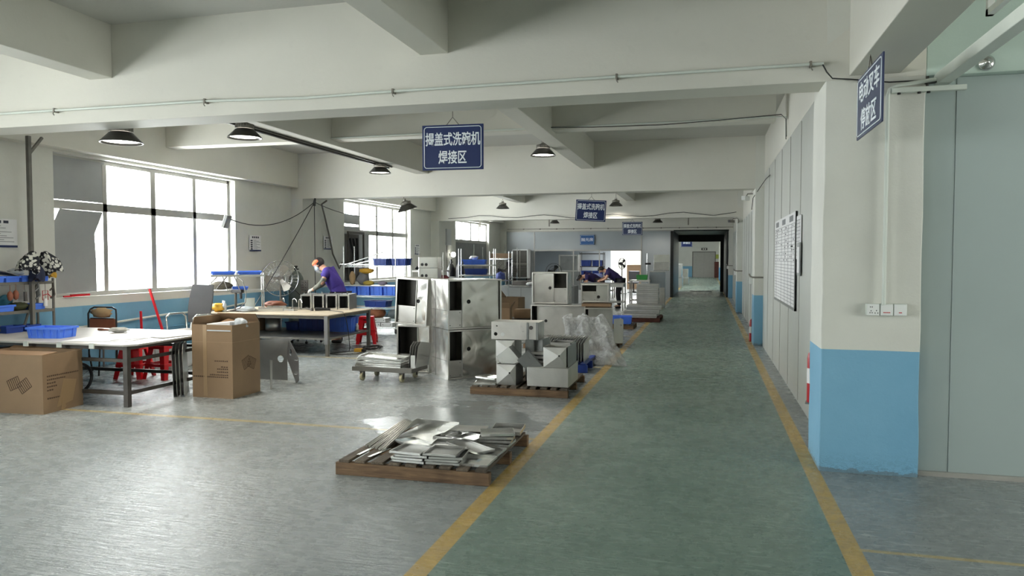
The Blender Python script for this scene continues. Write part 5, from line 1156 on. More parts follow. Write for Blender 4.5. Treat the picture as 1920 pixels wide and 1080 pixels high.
t = thing('steel_housing', 'bright folded steel piece lying diamond-wise on the front left cube housing', 'steel housing', (-2.255, 8.42, ZP+.247), 0)
m = MB(); 
prof = [(-.15, .08), (0, .20), (.15, .035), (.06, .0), (-.09, .0)]
m.prism(prof, .004, M=XZ(0, 0, 0)); m.build('front_plate', M['ssl'], t)
m = MB()
for i in range(5):
    (x0, z0), (x1, z1) = prof[i], prof[(i+1) % 5]
    if i == 3: continue
    m.add([(x0, 0, z0), (x1, 0, z1), (x1, .2, z1), (x0, .2, z0), (x0*.98, 0, z0*.98), (x1*.98, 0, z1*.98), (x1*.98, .2, z1*.98), (x0*.98, .2, z0*.98)], [(0,1,2,3),(7,6,5,4),(0,4,5,1),(2,6,7,3),(1,5,6,2),(3,7,4,0)])
m.build('shell', M['ssd'], t)
pyramid_box('steel housing with folded face behind the diamond-shaped piece', (-2.40, 8.80, ZP+.22), 0, .24, .36, .26)
m = MB(); m.box(-.12, 0, 0, .12, .34, .22); simple('steel_housing', 'plain steel box supporting the rear left housings of the second pallet', 'steel housing', m, M['ss2'], (-2.40, 8.82, ZP))
M['lightst'] = steel('light_satin_steel', (214, 211, 205), .4, .03, 2, metal=.55)
# wide panel on top
t = thing('steel_panel_box', 'long light grey steel panel box with round holes on top of the second pallet load', 'steel panel', (-2.27, 8.78, .60), R(1))
W_, H_ = .60, .215
m = MB(); m.prism([(-.30, 0), (.145, 0), (.145, H_), (-.30, H_)], .003, M=XZ(0, 0, 0), holes=((-.245, .065, .022), (-.23, .165, .009), (.075, .165, .008), (.10, .10, .008), (.10, .05, .007))); m.build('left_panel', M['lightst'], t)
m = MB(); m.prism([(.17, 0), (.26, 0), (.26, H_), (.17, H_)], .003, M=XZ(0, .01, 0)); m.build('right_panel', M['lightst'], t)
m = MB(); m.box(-.30, 0, 0, -.297, .36, H_); m.box(.29, 0.02, 0, .293, .36, H_); m.box(-.297, .36, 0, .29, .363, H_); m.box(-.297, 0.004, 0, .29, .36, .003); m.box(-.297, 0.004, H_-.003, .29, .36, H_); m.build('shell', M['ss2'], t)
m = MB(); m.box(.146, -.002, 0, .168, .0, H_); m.box(.262, .0, 0, .29, .02, H_); m.build('channel', M['ssd'], t)
m = MB(); m.cyl((-.155, -.007, .062), (-.155, -.003, .062), .024, n=18); m.build('white_cap', M['whitep'], t); m = MB(); m.cyl((.20, -.004, .15), (.20, .006, .15), .024, n=18); m.build('grey_cap', M['irond'], t)
# slanted bracket
t = thing('steel_bracket', 'slotted grey steel bracket leaning between the housings of the second pallet', 'bracket', (-2.06, 8.42, ZP+.20)); t.rotation_euler = (0, R(46), R(6))
m = MB(); m.prism([(-.13, 0), (.13, 0), (.13, .17), (-.13, .17)], .003, M=XZ(0, 0, 0), holes=[(-.09, .13, .008), (-.07, .13, .008), (-.05, .13, .008), (.02, .1, .006), (.08, .05, .006), (-.03, .05, .006)]); m.box(-.13, 0, 0, .13, .09, .003); m.box(-.13, 0, .167, .13, .09, .17); m.build('plate', M['ssd'], t)
for k, (x, y, z, rz) in enumerate(((-2.08, 8.75, ZP, 8), (-1.99, 8.85, ZP, -5))):
    m = MB(); m.box(-.05, 0, 0, .05, .3, .50); m.box(-.052, -.002, .02, -.05, .3, .48); simple('steel_housing', ['tall narrow steel box between the rear housings of the second pallet', 'second tall narrow steel box beside it on the second pallet'][k], 'steel housing', m, M['ssd'], (x, y, z), rz=R(rz))
for k in range(4):
    m = MB(); m.box(-.13, 0, 0, .13, .3, .012); m.box(-.13, 0, .012, .13, .003, .03); simple('steel_tray', 'steel tray in the stack between the housings of the second pallet', 'steel tray', m, M['ss2'], (-1.93+.01*k, 8.62, ZP+.19+.05*k), group='trays inside the second pallet load', rz=R(3*k-4))
# big low box and open box on it
m = MB(); m.box(-.245, 0, 0, .245, .66, .225); t = tag(m.build('steel_housing', M['ss2'], bevel=.006), 'wide low steel box at the front right of the second pallet', 'steel housing'); t.location = (-1.775, 8.36, ZP)
pyramid_box('open steel housing with folded pyramid face on the wide low box', (-1.69, 8.37, ZP+.227), 0, .27, .34, .235)
m = MB(); m.box(0, 0, 0, .004, .58, .245); simple('steel_sheet', 'greenish grey steel side sheet right of the open housing on the second pallet', 'steel sheet', m, M['ssd'], (-1.545, 8.40, ZP+.227))
m = MB(); a, b = .12, .14
for q in ((-a, -b, -a+.003, b), (a-.003, -b, a, b), (-a+.003, -b, a-.003, -b+.003), (-a+.003, b-.003, a-.003, b)): m.box(q[0], q[1], 0, q[2], q[3], .25)
simple('steel_housing', 'second open steel housing behind the pyramid-faced one at the right', 'steel housing', m, M['ss2'], (-1.70, 8.88, ZP+.227))
tray('dark shallow steel tray lying at the left edge of the second pallet', (-2.54, 8.46, ZP), R(8), .26, .32, .02, 'ss2', group='flat trays at the left of the second pallet'); tray('second shallow steel tray overlapping at the left edge of the second pallet', (-2.56, 8.70, ZP+.022), R(-12), .26, .3, .02, 'ssl', (R(-3), R(3)), group='flat trays at the left of the second pallet')

# ---------------- wheeled dolly
t = thing('wheeled_dolly', 'low grey wheeled dolly carrying steel sheets in front of the narrow cabinets', 'dolly', (-4.05, 9.05, 0), R(-3))
m = MB()
for s_ in (-1, 1): m.box(-.43, s_*.22-.025, .125, .43, s_*.22+.025, .18); m.box(s_*.405-.025, -.195, .125, s_*.405+.025, .195, .18)
m.build('frame', M['iron'], t, bevel=.003)
for x in (-.30, .27):
    for y in (-.2, .2):
        m = MB(); m.cyl((x-.016, y, .05), (x+.016, y, .05), .05, n=20); m.build('wheel', mat('cream_wheel', (178, 172, 140), .5), t); m = MB(); m.box(x-.028, y-.02, .04, x-.02, y+.02, .124); m.box(x+.02, y-.02, .04, x+.028, y+.02, .124); m.box(x-.028, y-.025, .11, x+.028, y+.025, .1245); m.build('fork', M['irond'], t)
for k in range(5):
    tray(['steel tray, bottom one of the pile on the wheeled dolly', 'steel tray, second of the pile on the wheeled dolly', 'steel tray, third of the pile on the wheeled dolly', 'steel tray, fourth of the pile on the wheeled dolly', 'bright steel tray, top one of the pile on the wheeled dolly'][k], (-4.12+.0*k, 9.03, .182+.026*k), R(-3+2*k), .66-.02*k, .40, .022, 'ssl' if k == 4 else 'ss2', (0, R(4) if k > 2 else 0), group='pile on the wheeled dolly')
for k in range(4):
    m = MB(); m.prism([(0, 0), (.3, 0), (.3, .30), (.06, .34), (0, .28)], .003, M=YZ(0, 0, 0)); o = simple('steel_sheet', 'upright bent steel sheet standing at the right end of the wheeled dolly', 'steel sheet', m, M['ssl'], (-3.74+.035*k, 8.92, .182), group='upright sheets on the dolly'); o.rotation_euler = (0, R(8), R(-12))
m = MB(); m.box(-.03, 0, 0, .03, .004, .17); simple('steel_strip', 'small bright steel plate at the right end of the wheeled dolly', 'steel strip', m, M['ssl'], (-3.64, 8.84, .182))
# printed boxes on cabinet behind
for k in range(3):
    t = thing('stacked_steel_box', ['lowest of three shiny steel boxes with holes stacked behind the narrow cabinets', 'middle of three shiny steel boxes with holes stacked behind the narrow cabinets', 'topmost of three shiny steel boxes with holes stacked behind the narrow cabinets'][k], 'steel box', (-5.0, 12.9, 1.01+.205*k), R(8)); m = MB(); m.box(-.18, 0, 0, .18, .35, .20); m.build('body', M['ssl'], t, bevel=.004)
    m = MB()
    m.cyl((-.11, -.002, .06), (-.11, .002, .06), .028, n=12); m.build('left_hole', M['black'], t); m = MB(); m.cyl((-.035, -.002, .06), (-.035, .002, .06), .028, n=12); m.build('right_hole', M['black'], t)
m = MB(); m.box(-.3, -.2, 0, .3, .35, 1.005); simple('steel_cabinet', 'plain steel cabinet holding up the three shiny boxes', 'steel cabinet', m, M['ssd'], (-5.0, 13.0, 0), bevel=.006)

# ---------------- cabinets further back by the aisle
pallet('wooden pallet under the row of steel cabinets by the yellow line', -3.15, 12.75, -1.50, 13.75, .10, nb=12)
t = open_cabinet('steel_cabinet', 'square open steel cabinet standing on top of the rear cabinets, hole in its middle', (-2.78, 13.3, .765), R(2), .66, .5, .575, M['ssl'], hole=(.5, .5), win=(.3, .5), panel_split=.40, flip=True)
open_cabinet('steel_cabinet', 'steel cabinet on its side under the square one, left of the plastic film', (-2.60, 13.15, .102), R(1), 1.0, .5, .65, M['ss2'], hole=(.35, .55), win=(.2, .5), panel_split=.12)
t = open_cabinet('steel_cabinet', 'steel cabinet at the right end of the rear row beside the aisle', (-1.84, 12.98, .102), R(9), .50, .5, .62, M['ss2'], hole=(.5, .5), win=(.2, .5), panel_split=.15)
t = thing('steel_panel_box', 'grey steel side box with half-moon hole at the edge of the rear pallet', 'steel panel', (-1.53, 13.04, .102), R(14)); m = MB(); m.prism([(-.05, 0), (.12, 0), (.12, .42), (.08, .44), (-.05, .43)], .004, M=XZ(0, 0, 0), holes=((.08, .32, .02),)); m.box(.116, 0, 0, .12, .4, .42); m.build('plate', M['ss2'], t)
t = carton('flat cardboard under the steel box on the rear cabinets', (-1.92, 13.35, .735), R(4), .52, .4, .05, open_=False)
open_cabinet('steel_cabinet', 'low steel box with dark slots lying on the cardboard before the bending worker', (-1.95, 13.3, .80), R(4), .50, .42, .33, M['ssl'], hole=(.3, .3), win=(.3, .4), panel_split=.55)
# fins on the blue pallet
pallet('blue plastic pallet under the row of bent steel fins', -2.45, 10.2, -1.60, 11.2, .13, nb=7, mt=('crated', 'crated'), name='plastic_pallet')
for k in range(20):
    m = MB(); P = [(0, .0), (.0, .26), (.05, .335), (.055, .335), (.008, .258), (.008, 0)]
    x = -2.40+.038*k
    m2 = Matrix(((1, 0, 0, 0), (0, 0, 1, 0), (0, 1, 0, 0), (0, 0, 0, 1)))
    m.prism(P, .46, M=m2); simple('steel_fin', 'bent steel plate standing on edge in the row on the blue pallet', 'steel fin', m, M['ss2'], (x, 10.35, .132), group='row of bent plates on the blue pallet')
# plastic film draped
mt_film = NT('clear_plastic_film'); mt_film.set('Base Color', (.75, .79, .8)); mt_film.set('Roughness', .16); mt_film.set('Specular IOR Level', .8)
mt_film.set('Alpha', mt_film.math('ADD', mt_film.math('MULTIPLY', mt_film.noise(mt_film.coord(), 9, 6, .75, 1.5), 1.1), -.12)); mt_film.bump(mt_film.noise(mt_film.coord(), 14, 5, .8, 2), 1.0, .05)
def film():
    rr = random.Random(2); m = MB(); nx, ny = 44, 44; g = {}
    ph = [rr.uniform(0, 6) for _ in range(8)]
    for i in range(nx+1):
        for j in range(ny+1):
            u, v = i/nx, j/ny
            x = -2.28+u*.55+v*.52*(.5+u*.7); y = 11.15+.85*(1-v)*1.0-.62*v*(.25+.25*u)+ (u-.5)*.1
            z = .66*(1-max(0, (v-.30)/.70)**.85) if v > .30 else .66-.05*(.3-v)
            z = z*(1-.22*(1-u)*v)
            z += .022*math.sin(14*u+ph[0]+5*v)+.016*math.sin(23*v+ph[1]+11*u)+.012*math.sin(37*u-19*v+ph[2])+rr.uniform(-.010, .010)
            x += .016*math.sin(17*v+ph[3]+6*u)+.012*math.sin(41*u+ph[4]); y += .022*math.sin(15*u+ph[5])+.012*math.sin(33*v+29*u)
            g[i, j] = len(m.v); m.v.append((x, y, max(.012+.01*abs(math.sin(20*u+9*v)), z)))
    for i in range(nx):
        for j in range(ny): m.f.append((g[i, j], g[i+1, j], g[i+1, j+1], g[i, j+1])); m.sm.append(True); m.mi.append(0)
    return m
o = film().build('plastic_film', mt_film.m); so = o.modifiers.new('thickness', 'SOLIDIFY'); so.thickness = .002
tag(o, 'crumpled clear plastic film draped over steel parts, trailing onto the floor beside the aisle', 'plastic film')
t = thing('steel_panel_box', 'steel box hidden under the crumpled plastic film', 'steel box', (-1.98, 11.85, 0)); m = MB(); m.box(-.2, -.1, 0, .16, .2, .56); m.build('body', M['ss2'], t, bevel=.006)

# ================================================================== PEOPLE
M['skin'] = mat('skin', (196, 150, 124), .55, 0, .05)
M['hair'] = mat('black_hair', (24, 20, 20), .55, 0, .1)
M['purple'] = mat('purple_shirt', (58, 42, 124), .85, 0, .12, 9, bump=.25, bs=14)
M['purpled'] = mat('dark_purple_shirt', (44, 34, 84), .85, 0, .12, 9, bump=.25, bs=14)
M['trouser'] = mat('dark_trousers', (30, 32, 38), .85, 0, .15, 8)
M['camo'] = mat('mottled_grey_trousers', (66, 62, 62), .85, 0, .5, 14)
M['sleeve'] = mat('grey_oversleeve', (112, 112, 102), .85, 0, .22, 16, bump=.4, bs=30)
M['mask'] = mat('pale_face_mask', (178, 204, 220), .7, 0, .04)
M['shoe'] = mat('dark_grey_shoes', (44, 46, 48), .6, 0, .15)
def skin(name, J, E_, root, mt, parent=None, sub=2):
    me = bpy.data.meshes.new(name); keys = list(J); idx = {k: i for i, k in enumerate(keys)}
    me.from_pydata([tuple(J[k][0]) for k in keys], [(idx[a], idx[b]) for a, b in E_], []); me.update()
    o = bpy.data.objects.new(name, me); C.objects.link(o)
    o.modifiers.new('skin', 'SKIN'); o.modifiers['skin'].use_smooth_shade = True
    for k in keys:
        d = me.skin_vertices[0].data[idx[k]]; r = J[k][1]; d.radius = (r, r) if isinstance(r, (int, float)) else r; d.use_root = (k == root)
    s_ = o.modifiers.new('subsurf', 'SUBSURF'); s_.levels = s_.render_levels = sub
    bpy.context.view_layer.update(); dg = bpy.context.evaluated_depsgraph_get(); nm = bpy.data.meshes.new_from_object(o.evaluated_get(dg))
    bpy.data.objects.remove(o); bpy.data.meshes.remove(me); nm.name = name
    nm.materials.clear(); nm.materials.append(mt)
    for p in nm.polygons: p.use_smooth = True; p.material_index = 0
    o = bpy.data.objects.new(name, nm); C.objects.link(o); o.parent = parent; return o
def ellipsoid(name, c, r, mt, parent, cut=None, n=16, rot=None):
    m = MB(); vs = []; fs = []
    for i in range(n+1):
        th = math.pi*i/n
        for j in range(n*2): ph = math.pi*j/n; vs.append(Vector((r[0]*math.sin(th)*math.cos(ph), r[1]*math.sin(th)*math.sin(ph), r[2]*math.cos(th))))
    for i in range(n):
        for j in range(n*2):
            f = (i*n*2+j, (i+1)*n*2+j, (i+1)*n*2+(j+1) % (n*2), i*n*2+(j+1) % (n*2))
            if cut and all(cut(vs[k]) for k in f): continue
            fs.append(f)
    M4 = Matrix.Translation(c) @ (rot.to_4x4() if rot else Matrix.Identity(4))
    m.add(vs, fs, True, M=M4); return m.build(name, mt, parent)
def person(label, loc, ang, P, shirt, trousers, scarf=None, sleeves=None, gloves=False, mask=False, shield=False):
    """P: joints in the body's own frame (x forward, y to its left, z up); ang: heading of +x"""
    V = {k: Vector(v) for k, v in P.items()}
    J = {}; E_ = []
    def j(k, r, *to):
        J[k] = (V[k], r)
        for t_ in to: E_.append((t_, k))
    j('pelvis', (.15, .125)); j('waist', (.14, .12), 'pelvis'); j('chest', (.16, .13), 'waist'); j('upper', (.13, .105), 'chest'); j('neck', .052, 'upper'); j('skull0', .06, 'neck'); j('head', (.078, .085), 'skull0'); j('crown', (.066, .07), 'head')
    hd = V['head']; up = (V['crown']-V['skull0']).normalized(); fw = V['nose_dir'].normalized(); side = up.cross(fw).normalized()
    V['nose'] = hd+fw*.103-up*.012; J['nose'] = (V['nose'], .013); E_.append(('head', 'nose'))
    V['chin'] = V['skull0']+fw*.062+up*.0; J['chin'] = (V['chin'], .03); E_.append(('skull0', 'chin'))
    for s_, n in ((1, 'L'), (-1, 'R')):
        V['ear'+n] = hd+side*s_*.084-up*.01-fw*.01; J['ear'+n] = (V['ear'+n], (.008, .020)); E_.append(('head', 'ear'+n))
        j('sh'+n, .058, 'upper'); j('el'+n, .042, 'sh'+n); j('wr'+n, .028, 'el'+n)
        j('hip'+n, .092, 'pelvis'); j('kn'+n, .062, 'hip'+n); j('an'+n, .042, 'kn'+n); j('toe'+n, (.036, .028), 'an'+n)
        d = (V['wr'+n]-V['el'+n]).normalized(); hdn = V.get('hand_dir'+n, d).normalized(); sd = Vector((0, 0, 1)).cross(hdn).normalized()*s_; dn = hdn.cross(sd).normalized()*s_
        if dn.z > 0: dn = -dn
        w_ = V['wr'+n]; V['palm'+n] = w_+hdn*.055; J['palm'+n] = (V['palm'+n], (.030, .017)); E_.append(('wr'+n, 'palm'+n))
        V['kn0'+n] = w_+hdn*.085; J['kn0'+n] = (V['kn0'+n], (.034, .015)); E_.append(('palm'+n, 'kn0'+n))
        for f in range(4):
            o_ = sd*(-.030+.020*f); ln = (.062, .074, .070, .054)[f]; a = w_+hdn*.092+o_; b = a+(hdn*.8+dn*.35)*ln*.5; c = b+(hdn*.45+dn*.8)*ln*.5
            for q, (p_, r_) in enumerate(((a, .0095), (b, .0088), (c, .0075))): V['f%d%d%s' % (f, q, n)] = p_; J['f%d%d%s' % (f, q, n)] = (p_, r_)
            E_ += [('kn0'+n, 'f%d0%s' % (f, n)), ('f%d0%s' % (f, n), 'f%d1%s' % (f, n)), ('f%d1%s' % (f, n), 'f%d2%s' % (f, n))]
        a = w_+hdn*.035-sd*.036; b = a+(hdn*.6-sd*.6+dn*.3)*.035; c = b+(hdn*.85+dn*.4)*.028
        for q, (p_, r_) in enumerate(((a, .012), (b, .010), (c, .0085))): V['t%d%s' % (q, n)] = p_; J['t%d%s' % (q, n)] = (p_, r_)
        E_ += [('palm'+n, 't0'+n), ('t0'+n, 't1'+n), ('t1'+n, 't2'+n)]
    body = skin('person', J, E_, 'pelvis', M['skin']); body.location = loc; body.rotation_euler = (0, 0, ang)
    tag(body, label, 'person')
    def sub(name, keys, edges, root, mt, grow=.014, sub_=2):
        g = {}
        for k in keys:
            r = J[k][1]; r = (r, r) if isinstance(r, (int, float)) else r; g[k] = (V[k], (r[0]+grow, r[1]+grow))
        return skin(name, g, edges, root, mt, body, sub_)
    for s_, n in ((1, 'L'), (-1, 'R')): V['mid'+n] = V['sh'+n].lerp(V['el'+n], .62); V['cuff'+n] = V['sh'+n].lerp(V['el'+n], .50); J['cuff'+n] = (V['cuff'+n], .048); J['mid'+n] = (V['mid'+n], .05)
    V['hem'] = V['pelvis']+(V['pelvis']-V['waist'])*.35; J['hem'] = (V['hem'], (.165, .14))
    V['collar'] = V['upper'].lerp(V['neck'], .62); J['collar'] = (V['collar'], .066)
    sub('shirt', ['hem', 'pelvis', 'waist', 'chest', 'upper', 'collar', 'shL', 'shR', 'midL', 'midR'], [('upper', 'collar'), ('hem', 'pelvis'), ('pelvis', 'waist'), ('waist', 'chest'), ('chest', 'upper'), ('upper', 'shL'), ('upper', 'shR'), ('shL', 'midL'), ('shR', 'midR')], 'chest', shirt, .030)
    sub('trousers', ['pelvis', 'hipL', 'hipR', 'knL', 'knR', 'anL', 'anR'], [('pelvis', 'hipL'), ('pelvis', 'hipR'), ('hipL', 'knL'), ('hipR', 'knR'), ('knL', 'anL'), ('knR', 'anR')], 'pelvis', trousers, .020)
    for n in 'LR':
        V['heel'+n] = V['an'+n]+Vector((-.04, 0, -.045)); J['heel'+n] = (V['heel'+n], .036); V['sole'+n] = V['an'+n]+Vector((.03, 0, -.04)); J['sole'+n] = (V['sole'+n], (.040, .036))
        sub('shoe', ['heel'+n, 'sole'+n, 'toe'+n], [('heel'+n, 'sole'+n), ('sole'+n, 'toe'+n)], 'sole'+n, M['shoe'], .008)
        if sleeves: sub('oversleeve', ['cuff'+n, 'el'+n, 'wr'+n], [('cuff'+n, 'el'+n), ('el'+n, 'wr'+n)], 'el'+n, sleeves, .016)
        if gloves:
            ks = ['wr'+n, 'palm'+n, 'kn0'+n]+['f%d%d%s' % (f, q, n) for f in range(4) for q in range(3)]+['t%d%s' % (q, n) for q in range(3)]
            sub('glove', ks, [e for e in E_ if e[0] in ks and e[1] in ks], 'palm'+n, M['glove'], .004)
    Rm = Matrix((fw, side, up)).transposed()
    ellipsoid('hair', hd+up*.030-fw*.012, (.103, .092, .098), M['hair'], body, cut=lambda v: (v.x > .028 and v.z < .03) or v.z < -.075, rot=Rm)
    for s_ in (1, -1): ellipsoid('eye', hd+fw*.080+side*s_*.032+up*.012, (.010, .013, .008), M['hair'], body, n=6, rot=Rm)
    if scarf: ellipsoid('headscarf', hd+up*.052+fw*.006, (.113, .097, .062), scarf, body, cut=lambda v: v.x < -.03 or v.z < -.055, rot=Rm)
    if mask: ellipsoid('face_mask', hd+fw*.052-up*.042, (.062, .062, .052), M['mask'], body, cut=lambda v: v.x < .0, rot=Rm)
    if shield: ellipsoid('face_shield', hd+fw*.01-up*.05, (.125, .11, .14), M['plasticw2'], body, cut=lambda v: v.x < .05 or v.z > .12, rot=Rm)
    else: ellipsoid('mouth', hd+fw*.084-up*.048, (.008, .022, .006), mat('lips', (150, 88, 80), .5, 0, 0), body, n=6, rot=Rm)
    return body
M['plasticw2'] = mat('clear_visor', (220, 226, 232), .12, 0, 0, alpha=.22)
P1 = dict(pelvis=(0, 0, .90), waist=(.05, 0, 1.04), chest=(.14, 0, 1.22), upper=(.22, 0, 1.34), neck=(.29, 0, 1.41), skull0=(.335, 0, 1.435), head=(.385, 0, 1.485), crown=(.41, 0, 1.545), nose_dir=(.80, 0, -.55),
          shL=(.20, .17, 1.34), elL=(.28, .21, 1.13), wrL=(.47, .12, 1.01), shR=(.20, -.17, 1.34), elR=(.33, -.20, 1.12), wrR=(.52, -.10, 1.02),
          hipL=(-.01, .09, .86), knL=(.02, .13, .48), anL=(-.03, .16, .085), toeL=(.13, .19, .035), hipR=(-.01, -.09, .86), knR=(.04, -.11, .48), anR=(.02, -.13, .085), toeR=(.18, -.15, .035))
person('worker in purple shirt, orange headscarf and mask bending over the steel box frames', (-6.74, 12.78, 0), R(195), P1, M['purple'], M['trouser'], M['orange'], M['sleeve'], True, True, True)
P2_ = dict(pelvis=(-.10, 0, .84), waist=(.03, 0, .93), chest=(.20, 0, 1.01), upper=(.33, 0, 1.02), neck=(.42, 0, 1.0), skull0=(.46, 0, .98), head=(.52, 0, .95), crown=(.58, 0, .945), nose_dir=(.25, 0, -1),
           shL=(.31, .17, 1.0), elL=(.34, .20, .75), wrL=(.44, .12, .56), shR=(.31, -.17, 1.0), elR=(.30, -.20, .74), wrR=(.42, -.12, .56),
           hipL=(-.10, .09, .82), knL=(-.02, .11, .46), anL=(-.08, .13, .085), toeL=(.07, .15, .035), hipR=(-.10, -.09, .82), knR=(.0, -.11, .46), anR=(-.05, -.12, .085), toeR=(.11, -.14, .035))
person('worker in dark purple shirt and mottled trousers bent double over a white panel', (-3.55, 24.3, 0), R(200), P2_, M['purpled'], M['camo'])
P3 = dict(pelvis=(-.05, 0, .88), waist=(.07, 0, .99), chest=(.22, 0, 1.10), upper=(.34, 0, 1.17), neck=(.42, 0, 1.21), skull0=(.46, 0, 1.215), head=(.52, 0, 1.225), crown=(.57, 0, 1.26), nose_dir=(.6, 0, -.8),
          shL=(.31, .17, 1.15), elL=(.38, .22, .95), wrL=(.50, .12, .90), shR=(.31, -.17, 1.15), elR=(.42, -.20, .96), wrR=(.54, -.10, .91),
          hipL=(-.06, .09, .85), knL=(0, .12, .47), anL=(-.05, .14, .085), toeL=(.1, .16, .035), hipR=(-.06, -.09, .85), knR=(0, -.12, .47), anR=(-.05, -.14, .085), toeR=(.1, -.16, .035))
person('worker in purple shirt leaning over the steel table beside the bent double worker', (-2.75, 23.75, 0), R(190), P3, M['purpled'], M['trouser'])

# ================================================================== MIDDLE DISTANCE
t = bench('steel_table', 'small steel table with tubular legs behind the low steel box, aisle side', -3.75, 22.6, -2.45, 23.35, .83, .04, .015, (.25,), M['ss2'], M['ss2'], over=.01, apron=.10)
m = MB(); m.box(-.2, -.02, 0, .2, .02, .5); simple('white_board', 'white panel held by the bent double worker', 'panel', m, M['white2'], (-3.95, 24.05, .06), rz=R(10))
# long sheet stack pallet
pallet('dark reddish wooden pallet under the stack of steel sheets by the aisle', -2.10, 18.7, -1.12, 20.1, .10, mt=('woodr', 'woodr'))
for k in range(6):
    m = MB(); m.box(-.44, -.35, 0, .44, .35, .05); simple('steel_sheet', ['lowest wide flat steel box on the reddish pallet', 'second wide flat steel box on the reddish pallet', 'third wide flat steel box on the reddish pallet', 'fourth wide flat steel box on the reddish pallet', 'fifth wide flat steel box on the reddish pallet', 'uppermost wide flat steel box on the reddish pallet'][k], 'steel sheet', m, M['ss2'], (-1.66+.03*k, 19.1+.02*k, .102+.052*k), rz=R(2*(-1)**k), bevel=.004)
for k in range(9):
    m = MB(); m.box(-.28, -.22, 0, .28, .22, .038); m.box(-.29, -.23, .038, .29, .23, .05); simple('steel_sheet', 'folded steel panel in the tall neat stack on the reddish pallet', 'steel sheet', m, M['ss2'], (-1.50, 19.82, .102+.055*k), group='tall stack of folded panels by the aisle', rz=R(.6*(-1)**k))
for k in range(6):
    m = MB(); m.box(-.28, -.22, 0, .28, .22, .038); m.box(-.29, -.23, .038, .29, .23, .05); simple('steel_sheet', 'folded steel panel in the tall neat stack on the reddish pallet', 'steel sheet', m, M['ss2'], (-1.50, 19.82, .102+.055*(9+k)), group='tall stack of folded panels by the aisle', rz=R(.6*(-1)**k))
pallet('small wooden pallet with a blue crate beside the yellow line', -2.15, 16.75, -1.58, 17.5, .10, nb=6)
crate('blue crate on the small wooden pallet beside the yellow line', (-1.92, 17.1, .102), R(4), .52, .40, .17, M['crate'], ribs=4)
m = pillow_mesh(.3, .2, .16, 33, rough=.2); simple('green_bag', 'green bag on the floor behind the tall stack of folded panels', 'bag', m, M['green'], (-1.95, 22.3, .98)) if 0 else None
t = bench('steel_table', 'low steel table carrying a green basket behind the sheet stack', -2.4, 23.9, -1.75, 24.5, .90, .04, .015, (.25,), M['ss2'], M['ss2'], over=.0)
crate('green plastic basket on the low table near the dark passage', (-2.02, 24.15, .902), 0, .34, .26, .16, M['green'], ribs=3, name='plastic_basket', cat='basket')
for k, (x, y, z, w_, h_, lb) in enumerate(((-1.55, 24.3, 0, .50, 1.18, 'lower tall grey steel cabinet beside the dark passage'), (-1.42, 24.35, 1.19, .50, .52, 'upper shiny steel cabinet beside the dark passage'))):
    t = thing('steel_cabinet', lb, 'steel cabinet', (x, y, z), R(2)); m = MB(); m.box(-w_/2, 0, 0, w_/2, .55, h_); m.build('body', mat('blue_grey_steel', (150, 158, 164), .3, .6, .05) if not k else M['ssl'], t, bevel=.006)
    m = MB(); m.box(-w_/2, -.014, h_-.03, w_/2, -.001, h_); m.build('top_edge', M['ssl'], t)
    m = MB(); m.box(-w_/2+.01, -.012, .03, w_/2-.01, -.001, h_*.55); m.build('front_panel', M['ss2'], t)
m = MB(); m.cyl((0, 0, 0), (0, 0, 1.75), .016, n=8); simple('steel_post', 'chrome post standing left of the shiny steel cabinet', 'post', m, M['chrome'], (-1.86, 24.1, 0)); m = MB(); m.cyl((-.06, 0, 1.42), (.12, 0, 1.42), .03, n=10); simple('post_clamp', 'black cylinder clamped on the chrome post', 'clamp', m, M['black'], (-1.86, 24.06, 0))
# counters and boxes behind the wide cabinets
t = thing('white_counter', 'long white cabinet counter behind the wide steel cabinets', 'counter', (-4.55, 19.6, 0)); m = MB(); m.box(-.70, 0, 0, .95, .6, .80); m.build('body', M['white2'], t, bevel=.005); m = MB(); m.box(-.72, -.04, .80, 1.0, .62, .83); m.build('worktop', M['ssd'], t)
for x in (-.35, .35): m = MB(); m.box(x-.003, -.002, .02, x+.003, 0, .79); m.build('seam', M['irond'], t)
m = MB(); m.box(.74, -.004, .05, .93, -.0, .75); m.build('dark_panel', M['black'], t)
carton('large brown carton with dark print standing before the white counter', (-4.55, 17.3, 0), R(-8), .50, .42, .66, flaps=(('l', .2, 40),)); carton('small open brown carton in front of the large carton', (-4.30, 15.6, 0), R(6), .34, .32, .52, flaps=(('f', .15, 35), ('r', .16, 30)))
carton('low grey brown carton with a white label on the flat cart', (-3.98, 16.15, .26), R(2), .36, .3, .20, open_=False)
t = thing('flat_cart', 'dark flat cart on castors carrying a carton behind the wide cabinets', 'cart', (-3.95, 16.2, 0)); m = MB(); m.box(-.42, -.26, .22, .42, .26, .25); m.build('deck', M['irond'], t)
for sx in (-.34, .34):
    for sy in (-.2, .2): m = MB(); m.cyl((sx-.02, sy, .055), (sx+.02, sy, .055), .055, n=14); m.bar((sx, sy, .08), (sx, sy, .22), .03, .03); m.build('caster', M['black'], t)
m = pillow_mesh(.34, .22, .12, 35, rough=.3); simple('white_cloth', 'white crumpled cloth on the white counter', 'cloth', m, M['paper'], (-4.6, 19.75, .832)); m = MB(); m.lathe([(0, 0), (.05, 0), (.02, .08), (.012, .2), (0, .2)], n=12); simple('bottle', 'small pointed bottle on the white counter', 'bottle', m, M['whitep'], (-4.05, 19.8, .832))
